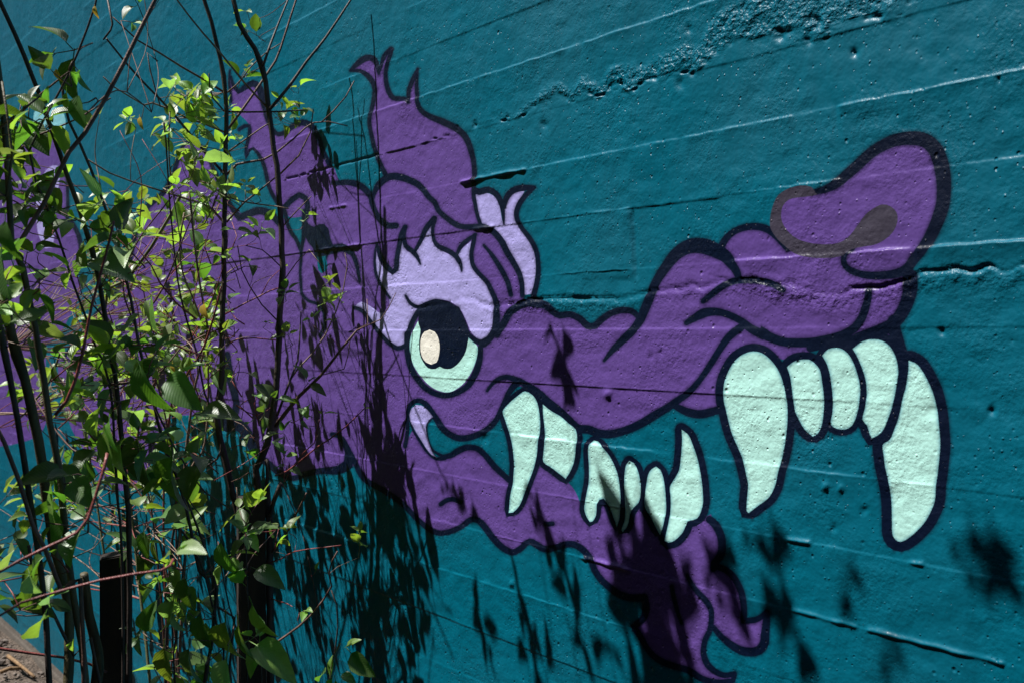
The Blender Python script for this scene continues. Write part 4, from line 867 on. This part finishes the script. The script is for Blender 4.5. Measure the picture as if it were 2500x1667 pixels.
def scatter(plant, n_, x0, x1, y0, y1, s0, s1, z0, z1, kinds, mats=('tan', 'red', 'brown'), pairs=(1, 2, 2), link=True, r=0.0010):
    for _ in range(n_):
        for _t in range(6):
            x, y, z = R.uniform(x0, x1), R.uniform(y0, y1), R.uniform(z0, z1)
            if z0 < 1.0: z *= wall_z(x)
            if shade_ok(at(x, y, z)): break
        else: continue
        b_ = plant.sprig(at(x, y, z), R.uniform(s0, s1) * z / F_PX, R.choice(kinds), R.choice(pairs), None, R.choice(mats))
        if link: plant.link_to_stem(b_, R.choice(mats), r)
scatter(Cc, 84, 220, 560, 470, 900, 38, 64, .75, .88, ('fresh', 'fresh', 'fresh', 'mid', 'pale'))
scatter(Cc, 84, 20, 520, 740, 1260, 38, 62, .74, .89, ('fresh', 'fresh', 'mid', 'pale'))
for _ in range(95):                              # tangle of thin red and tan twigs
    x, y = R.uniform(200, 640), R.uniform(430, 1200); z = R.uniform(2.4, 2.75); a_ = R.gauss(0.0, 0.75); L_ = R.uniform(60, 240); bend = R.uniform(-35, 35)
    if x > 560: L_ *= 0.45
    sx, sy = math.sin(a_), -math.cos(a_); q0 = at(x, y, z); q2 = at(x + sx * L_, y + sy * L_, z + R.uniform(-.12, .12)); q1 = at(x + sx * L_ * .5 - sy * bend, y + sy * L_ * .5 + sx * bend, z + R.uniform(-.05, .05))
    if not (shade_ok(q0) and shade_ok(q2)): continue
    Cc.twig([q0, q1, q2], R.uniform(.0011, .0021), .0008, R.choice(('red', 'red', 'tan', 'brown')))
    if R.random() < 0.5: Cc.leaf(q2, q2 - q1, (R.gauss(0, .4), -.3, 1), R.uniform(26, 48) * z / F_PX, R.choice(('fresh', 'fresh', 'pale')))
for (x, y, s_) in [(497,735,40),(340,280,34),(262,555,30),(420,880,28)]: Cc.leaf(at(x, y, 2.3), (R.uniform(-.5, .5), -.1, -1), (.2, -.9, .4), s_ * 2.3 / F_PX, 'yellow')
for (x, y, s) in [(370,742,58),(375,792,52),(421,800,56)]:
    Cc.leaf(at(x, y - s * .4, 2.2), (R.uniform(-.2, .2), -0.3, -1), (0.2, -1.0, 0.5), s * 2.2 / F_PX, 'pale')

# --- near shrub with dark upright stems
def near_shrub(name, label, cat, stems, leaves):
    P0 = path(*stems[0][0]); Pl = Plant(name, label, cat, (P0[0].x, P0[0].y, 0))
    base = Vector((P0[0].x, P0[0].y, 0))
    for (a_, w0, w1, m_, nm) in stems:
        P = path(*a_)
        if nm == 'stem': P = [Vector((base.x + R.uniform(-.07, .07), base.y + R.uniform(-.07, .07), -0.03))] + P
        Pl.stem(P, rp(w0, a_[1]) * .88, rp(w1, a_[1]) * .88, m_, nm, 9)
    for a_ in leaves: scatter(Pl, *a_)
    return Pl
D1 = near_shrub('near_shrub', 'tall near shrub with thin near-black upright stems and big toothed leaves', 'shrub', [
    (([(314,1667),(316,1500),(316,1390),(314,1250),(306,1182),(298,1080),(291,990),(281,914),(265,850),(258,780),(245,704),(222,602),(189,500),(161,421),(130,329),(96,230),(77,184),(38,88),(0,8),(-30,-70),(-60,-200)], 1.95, 1.75), 17, 11, 'dark', 'stem'),
    (([(517,1565),(486,1392),(452,1230),(434,1169),(408,1105),(385,1029),(378,993),(357,914),(337,832),(319,730),(288,610),(255,505),(222,413),(196,354),(168,298),(155,240),(150,180)], 2.0, 1.9), 13, 7, 'dark', 'stem'),
    (([(300,1500),(285,1200),(276,1003),(268,939),(250,876),(237,857),(214,788),(176,684),(143,584),(115,508),(87,443),(71,369),(102,303),(150,216),(168,180),(191,126),(214,69),(233,11),(245,-60)], 1.9, 1.7), 11, 5, 'dark', 'stem'),
    (([(560,1640),(530,1480),(505,1350),(480,1280),(430,1160),(400,1110)], 2.05, 2.0), 10, 6, 'dark', 'stem'), (([(20,305),(100,230),(150,190),(170,175)], 1.8, 1.7), 7, 4, 'brown', 'branch'), (([(40,350),(120,320),(200,285),(270,240)], 1.8, 1.75), 6, 4, 'brown', 'branch'),
    (([(210,280),(262,230),(310,225),(370,275)], 1.8, 2.0), 4.5, 3, 'brown', 'branch'), (([(263,0),(275,60),(270,75),(252,98)], 2.4, 2.4), 6, 5, 'dark', 'branch'), (([(222,602),(262,560),(290,520)], 1.85, 1.8), 5, 3, 'dark', 'branch'),
    (([(258,780),(200,720),(130,690),(90,680)], 1.9, 2.0), 5, 3, 'dark', 'branch'), (([(378,993),(420,1080),(450,1130),(500,1200),(560,1240)], 1.95, 2.1), 6, 4, 'dark', 'branch')],
    [(8, 50, 200, 130, 330, 76, 98, 1.65, 1.85, ('mid', 'mid', 'mid', 'fresh'), ('tan', 'brown'), (1, 1, 2)), (18, 60, 330, 440, 680, 64, 98, 1.7, 1.95, ('mid', 'mid', 'fresh')), (32, 150, 480, 800, 1200, 66, 102, 1.75, 2.05, ('mid', 'mid', 'fresh')),
     (8, 10, 80, 330, 520, 70, 98, 1.65, 1.9, ('mid', 'mid', 'fresh'))])
for (x, y, s, d_, nr, kd, z) in [(262,520,105,(-1,.1,-.15),(.2,-.7,.8),'mid',1.75),(250,500,110,(-.9,0,.1),(.1,-.3,1),'pale',1.75),(205,640,110,(1,.5,-.1),(0,-.5,.9),'mid',1.8),(185,215,80,(.3,.1,-1),(.4,-.9,.2),'mid',1.75),
    (160,210,60,(.1,.1,-1),(.2,-1,.2),'fresh',1.8),(230,10,26,(.3,0,-1),(.5,-.8,.2),'yellow',1.7),(135,165,30,(.5,0,-.8),(.3,-.8,.3),'yellow',1.72),(60,255,60,(.2,0,-1),(0,-.8,.5),'mid',1.7),
    (295,1065,90,(-.3,0,-1),(.3,-1,.2),'fresh',1.7),(335,1040,130,(-.2,.1,-1),(.4,-1,.2),'mid',1.8),(415,1080,150,(-.3,.2,-1),(.2,-1,.3),'mid',1.8),(400,900,110,(.8,.2,-.6),(.1,-.8,.5),'mid',1.75),(330,860,120,(.3,.2,-1),(0,-1,.3),'mid',1.7),(470,1010,100,(1,.5,.1),(0,-.6,.8),'mid',1.9)]:
    D1.leaf(at(x, y, z), d_, nr, 1.15 * s * z / F_PX, kd)

# --- near shrub with thick olive stems at the left edge, its branch arching across
D2 = near_shrub('near_shrub', 'thick olive-brown stems at the left edge with one long branch arching up right', 'shrub', [
    (([(209,1667),(199,1573),(179,1446),(158,1290),(150,1182),(135,1105),(122,1029),(107,927),(94,850),(87,806),(71,730),(54,653),(28,602),(24,507),(15,354),(5,265),(-12,120),(-30,-60)], 1.62, 1.55), 26, 15, 'olive', 'stem'),
    (([(170,1480),(158,1420),(130,1318),(112,1200),(95,1080),(75,990),(59,927),(43,870),(30,820),(15,755),(-5,650),(-25,500)], 1.75, 1.6), 30, 24, 'olive', 'stem'),
    (([(112,1500),(100,1400),(85,1300),(71,1207),(59,1131),(43,1029),(26,927),(8,850),(-10,750)], 1.6, 1.5), 18, 16, 'dark', 'stem'),
    (([(205,1600),(150,1440),(110,1340),(80,1280),(50,1180),(10,1080),(-20,1020)], 1.5, 1.45), 15, 12, 'brown', 'stem'), (([(250,1700),(180,1600),(133,1500),(90,1430),(70,1330)], 1.7, 1.7), 13, 9, 'dark', 'stem'),
    (([(235,1667),(238,1590),(215,1500),(205,1400)], 2.0, 1.9), 32, 22, 'olive', 'branch'),
    (([(45,600),(54,585),(107,497),(168,371),(207,325),(260,237),(306,149),(340,80),(379,0),(405,-80),(430,-220)], 1.55, 1.6), 14, 10, 'brown', 'branch'), (([(-20,330),(22,295),(60,265),(98,235)], 1.5, 1.5), 8, 5, 'brown', 'branch'), (([(5,200),(30,380),(15,480)], 1.4, 1.4), 7, 7, 'olive', 'branch'),
    (([(-190,1750),(-210,1000),(-230,500),(-240,0),(-200,-500),(-150,-900)], 1.62, 1.55), 24, 12, 'olive', 'stem'), (([(-330,1750),(-380,1000),(-400,500),(-460,0),(-520,-500)], 1.7, 1.7), 22, 12, 'olive', 'stem')],
    [(8, -60, 60, 230, 500, 80, 110, 1.4, 1.7, ('mid', 'mid', 'fresh'), ('tan', 'brown'), (1, 1, 2)), (9, -40, 120, 620, 820, 80, 110, 1.45, 1.7, ('mid', 'mid', 'fresh')), (13, -30, 220, 1100, 1500, 80, 120, 1.45, 1.8, ('mid', 'fresh'))])
for (x, y, s, d_, nr, kd, z) in [(40,1330,110,(-.6,0,-.4),(.3,-.8,.8),'pale',1.45),(75,1390,100,(-.7,.1,-.5),(.2,-.8,.6),'pale',1.45),(120,1480,105,(-1,.2,.1),(.1,-.8,.6),'fresh',1.3),(115,1500,140,(-1,0,-.5),(.2,-.6,.9),'fresh',1.3),(30,330,70,(.5,0,.5),(0,-.8,.6),'fresh',1.4),
    (10,520,100,(.3,0,-1),(.3,-1,.2),'mid',1.3),(0,600,120,(.4,0,-1),(.3,-1,.1),'mid',1.35),(265,1010,80,(.2,0,-.9),(.1,-1,.2),'fresh',1.35),(250,1030,110,(.3,0,-.9),(.1,-1,.3),'fresh',1.35),(180,1560,50,(-1,0,-.6),(.1,-.5,.8),'fresh',1.6)]:
    D2.leaf(at(x, y, z), d_, nr, s * z / F_PX, kd)

# --- red whips close to the camera
rb = at(-120, 1500, 1.1)
E_ = Plant('red_stemmed_shrub', 'bare red whips crossing the lower left corner close to the lens', 'shrub', (rb.x, rb.y, 0))
for pts, w0, w1, za, zb in [([(-140,1480),(0,1395),(51,1366),(107,1338),(153,1318),(189,1298),(214,1267),(230,1220),(255,1140),(262,1105)], 9, 8, 1.15, 1.2), ([(-140,1600),(0,1502),(51,1471),(115,1451),(179,1433),(245,1415),(332,1400),(393,1392),(415,1380),(423,1364)], 9, 7, 1.12, 1.2),
    ([(135,1013),(163,978),(184,927),(202,863),(214,793),(224,747),(247,666),(268,587),(278,540)], 9, 6, 1.5, 1.5), ([(-60,1575),(0,1583),(77,1594),(153,1604),(217,1619),(260,1640)], 8, 6, 1.9, 2.0)]:
    E_.stem([Vector((rb.x, rb.y, -0.02)), Vector((rb.x, rb.y, 0.6))] + path(pts, za, zb) if w0 == 9 and za < 1.3 else path(pts, za, zb), rp(w0, za), rp(w1, za), 'red', 'whip', 8)
for (x, y, s, d_, nr, kd) in [(425,1345,85,(1,.3,.25),(-.2,-.75,.8),'pale'),(420,1350,60,(-1,0,-.3),(.2,-.6,.8),'fresh'),(418,1362,45,(-.6,0,-.5),(.2,-.6,.8),'fresh'),(432,1340,40,(.6,.5,.5),(0,-.6,.9),'fresh')]:
    E_.leaf(at(x, y, 1.2), d_, nr, s * 1.2 / F_PX, kd)

# --- low leafy growth in front of the posts
lb = at(520, 1660, 2.1)
Fp = Plant('leafy_shrub', 'low shrub with large drooping bright green leaves along the bottom edge', 'shrub', (lb.x, lb.y, 0))
for pts, w0 in [([(545,1700),(535,1560),(500,1400),(470,1330),(440,1290)], 8), ([(600,1700),(605,1560),(604,1450),(602,1400),(601,1340)], 6), ([(430,1720),(430,1560),(440,1450),(455,1330)], 7), ([(640,1720),(600,1600),(560,1480),(540,1380)], 6)]:
    Fp.stem([Vector((lb.x + R.uniform(-.06, .06), lb.y, -0.03))] + path(pts, 2.0, 1.95), rp(w0, 2), rp(w0 * .6, 2), 'dark', 'stem', 7)
for (x, y, s, d_, nr, kd, z) in [(555,1575,140,(-.25,0,-1),(.3,-.95,.25),'pale',1.8),(548,1490,110,(-.1,.1,-1),(.3,-1,.2),'fresh',1.95),(575,1500,95,(.2,.2,-1),(-.2,-1,.2),'fresh',1.95),(600,1385,75,(-.9,0,-.35),(.2,-.5,.9),'mid',1.95),(612,1382,75,(.9,.3,-.2),(-.2,-.6,.8),'mid',1.95),
    (605,1455,85,(.6,.3,-1),(-.3,-.9,.4),'fresh',1.98),(600,1430,75,(-.8,0,.2),(.1,-.6,.9),'fresh',1.95),(605,1560,110,(1,.4,-.35),(0,-.5,.9),'fresh',1.95),(455,1390,90,(-.3,.1,-1),(.4,-.9,.2),'mid',1.9),(425,1445,110,(-.55,.1,-1),(.4,-.95,.25),'pale',1.9),(460,1560,100,(-.25,.1,-1),(.2,-1,.2),'pale',1.9),
    (400,1560,100,(-.3,.1,-1),(.6,-.8,.2),'fresh',1.92),(370,1290,75,(-.5,0,-1),(.3,-1,.2),'pale',2.0),(375,1300,60,(.2,0,-1),(-.2,-1,.2),'fresh',2.0),(485,1480,80,(.1,.1,-1),(.3,-1,.2),'mid',1.95),(530,1300,90,(.3,.2,-.9),(0,-1,.3),'mid',2.0),(480,1290,80,(-.7,0,-.8),(.3,-.9,.3),'mid',2.0),(500,1620,95,(-.2,0,-1),(.5,-.9,.1),'mid',2.0),(350,1280,60,(.1,0,-1),(.6,-.9,.1),'mid',2.0)]:
    p_ = at(x, y, z); Fp.leaf(p_, d_, nr, 1.2 * s * z / F_PX, kd); Fp.link_to_stem(p_, 'brown', 0.0009)
scatter(Fp, 26, 300, 640, 1220, 1640, 60, 85, 1.95, 2.25, ('mid', 'fresh', 'mid'))
gb = at(815, 1720, 2.25)
Gp = Plant('seedling', 'small leafy seedling at the bottom edge right of the saplings', 'plant', (gb.x, gb.y, 0))
Gp.stem([Vector((gb.x, gb.y, -0.03))] + path([(808,1700),(808,1640),(815,1600),(830,1570)], 2.25, 2.2), 0.004, 0.002, 'green', 'stem', 6)
for (x, y, s, d_, nr, kd) in [(845,1580,85,(1,.4,-.75),(-.2,-.8,.6),'mid'),(840,1580,45,(.5,.2,.4),(0,-.7,.8),'fresh'),(815,1600,55,(-.2,0,-.5),(.2,-.8,.4),'fresh'),(812,1648,50,(-.3,0,-.8),(.3,-.9,.4),'fresh'),(815,1648,55,(.3,.1,-.6),(-.2,-.9,.4),'fresh'),(800,1640,60,(-.9,0,-.4),(.1,-.5,.9),'mid'),(828,1640,45,(.9,.3,-.2),(0,-.5,.9),'mid'),(805,1640,34,(0,0,.8),(0,-.9,.3),'fresh')]:
    Gp.leaf(at(x, y, 2.22), d_, nr, s * 2.22 / F_PX, kd)

# --- the shrubs' crowns above the frame: these shade the wall
def crown(plant, targets, hang=False):
    for (x, y, d_, size, pairs) in targets:
        w_ = Vector(on_wall(np.array([float(x)]), np.array([float(y)]))[0]); tip = w_ + SUN * (d_ / -SUN.y)
        if hang:                                 # leaves hanging edge-down, facing the wall
            for q_ in range(pairs):
                plant.leaf(tip + Vector((R.uniform(-.02, .02), R.uniform(-.02, .02), size * .5)), (R.uniform(-.25, .45), R.uniform(-.2, .2), -1), (R.uniform(-.3, .3), -1, R.uniform(0, .4)), size, 'mid')
            plant.link_to_stem(tip + Vector((0, 0, size * .5)), 'brown', 0.0007); continue
        b_ = plant.sprig(tip, size, R.choice(('mid', 'fresh')), pairs, (R.uniform(-.6, .6), R.uniform(-.6, .6), R.uniform(-.2, 1)), 'brown'); plant.link_to_stem(b_, 'brown', 0.0008)
crown(A, [(785,400,.16,.055,2),(770,470,.15,.05,2),(770,330,.15,.05,1)])
crown(D1, [(1120,1240,.56,.05,1),(1320,1310,.62,.05,1),(1360,1400,.62,.05,2),(1400,1480,.62,.05,2),(1270,1470,.62,.05,1),(1180,1520,.6,.05,2),(1190,1600,.6,.05,1),(1290,1560,.62,.05,2),(1440,1590,.62,.055,2),(1330,1640,.62,.05,2)])
# the arching branch of the olive shrub carries leaves out to the right above the lens
arch = D2.stem([at(405, -80, 1.6), at(430, -220, 1.6), at(480, -420, 1.45) , Vector((-1.75, -0.85, 2.95)), Vector((-1.65, -1.05, 3.2))], 0.006, 0.004, 'brown', 'branch', 7)
crown(D2, [(1500,1290,.76,.07,1),(1540,1350,.78,.075,2),(1570,1400,.78,.08,2),(1600,1470,.76,.08,2),(1620,1530,.76,.085,2),(1560,1520,.76,.085,2),(1590,1560,.75,.085,2),(1640,1500,.76,.08,2),(1650,1590,.78,.07,2),(1580,1600,.76,.075,2),(1660,1420,.8,.06,1),(1520,1640,.76,.07,2)])
crown(D2, [(1785,1420,.80,.11,2),(1800,1490,.80,.10,2),(1865,1310,.82,.08,2),(1895,1410,.82,.10,3),(1935,1550,.85,.09,2),(2086,1438,.9,.055,2),(2400,1350,.84,.10,4),(2500,1430,.86,.07,2),(2185,1635,.92,.06,2),(1700,1650,.85,.07,1)], True)
crown(D1, [(1366,870,.5,.085,3),(1374,930,.5,.08,3),(1312,1275,.62,.075,2),(1100,1190,.56,.065,2),(1150,1235,.56,.06,1),(1085,1215,.56,.05,1)], True)
# shade over the near stems
placed = 0
for _ in range(4000):
    # a point on the near stems, and a leaf cluster somewhere up its sun ray
    q0 = at(R.uniform(-40, 480), R.uniform(450, 1650), R.uniform(1.45, 2.2)); tip = q0 + SUN * R.uniform(0.35, 1.6)
    qx, qy, qz = to_px(np.array(tip))
    if tip.z < 0.9 or tip.y > -0.3 or (qz > 0.15 and -130 < qx < 2560 and -120 < qy < 1720) or not shade_ok(tip): continue
    if (tip - Vector(CL)).length < 0.7: continue
    D2.link_to_stem(D2.sprig(tip, R.uniform(.06, .085), R.choice(('mid', 'fresh')), 2, None, 'brown'), 'brown', 0.0012); placed += 1
    if placed > 52: break
for pl in (A, B, Cc, D1, D2, E_, Fp, Gp): pl.finish()

# ------------------------------------------------------------------ cut-off square posts
def post(px0, px1, pxr, ytop, Z, label):
    s = (px1 - px0) * Z / F_PX; c0 = at(px0, ytop, Z); c1 = at(px1, ytop - 12, Z + 0.005)
    a_ = math.radians(-19)
    w_ = 0.062; cx = at((px0 + pxr) / 2, ytop, Z + 0.03); h_ = cx.z
    bm_ = bmesh.new(); bmesh.ops.create_cube(bm_, size=1.0)
    for v in bm_.verts:
        v.co.x *= w_; v.co.y *= w_ * 1.05; v.co.z = h_ + v.co.y * 0.14 if v.co.z > 0 else -0.1
    bmesh.ops.bevel(bm_, geom=bm_.edges[:], offset=0.003, segments=2, affect='EDGES')
    me = bpy.data.meshes.new('square_post'); bm_.to_mesh(me); bm_.free(); me.materials.append(BARK['post'])
    o = bpy.data.objects.new('square_post', me); col.objects.link(o); o.location = (cx.x, cx.y, 0); o.rotation_euler = (0, 0, a_)
    tag(o, label, 'post', 'cut-off posts among the stems')
post(239, 297, 328, 1350, 2.15, 'dark cut-off square post among the left stems, its top edge slanted')
post(570, 618, 655, 1208, 2.45, 'dark cut-off square post at the foot of the two saplings')
# dead twigs on the soil
for i, (x0, y0, x1, y1, lab_) in enumerate([(20,1610,90,1660,'dry broken twig lying on the soil at the lower left corner'),(0,1650,60,1640,'short pale dry stick at the very bottom left corner')]):
    def gp(x, y):
        d_ = ray(x, y); t_ = -CAM_H / d_[2]; v = Vector(CL + d_ * t_); v.z = 0.02; v.y = min(v.y, -0.08); return v
    V, F = tube(curve3([gp(x0, y0), (gp(x0, y0) + gp(x1, y1)) / 2 + Vector((0, 0, .01)), gp(x1, y1)]), [0.012] * 60, 6) if False else (None, None)
    a_, b_ = gp(x0, y0), gp(x1, y1); pts = curve3([a_, (a_ + b_) / 2 + Vector((0, -.01, .012)), b_])
    V, F = tube(pts, [0.011 - 0.005 * k_ / len(pts) for k_ in range(len(pts))], 6)
    o = obj('dry_twig', mesh_from('dry_twig', V, F), None, BARK['dead']); tag(o, lab_, 'twig', 'dry twigs on the soil')
print('leaves', sum(p_.nleaf for p_ in (A, B, Cc, D1, D2, E_, Fp, Gp)), 'wall tris', len(F_), {p_.root.name: p_.nleaf for p_ in (A, B, Cc, D1, D2, E_, Fp, Gp)})
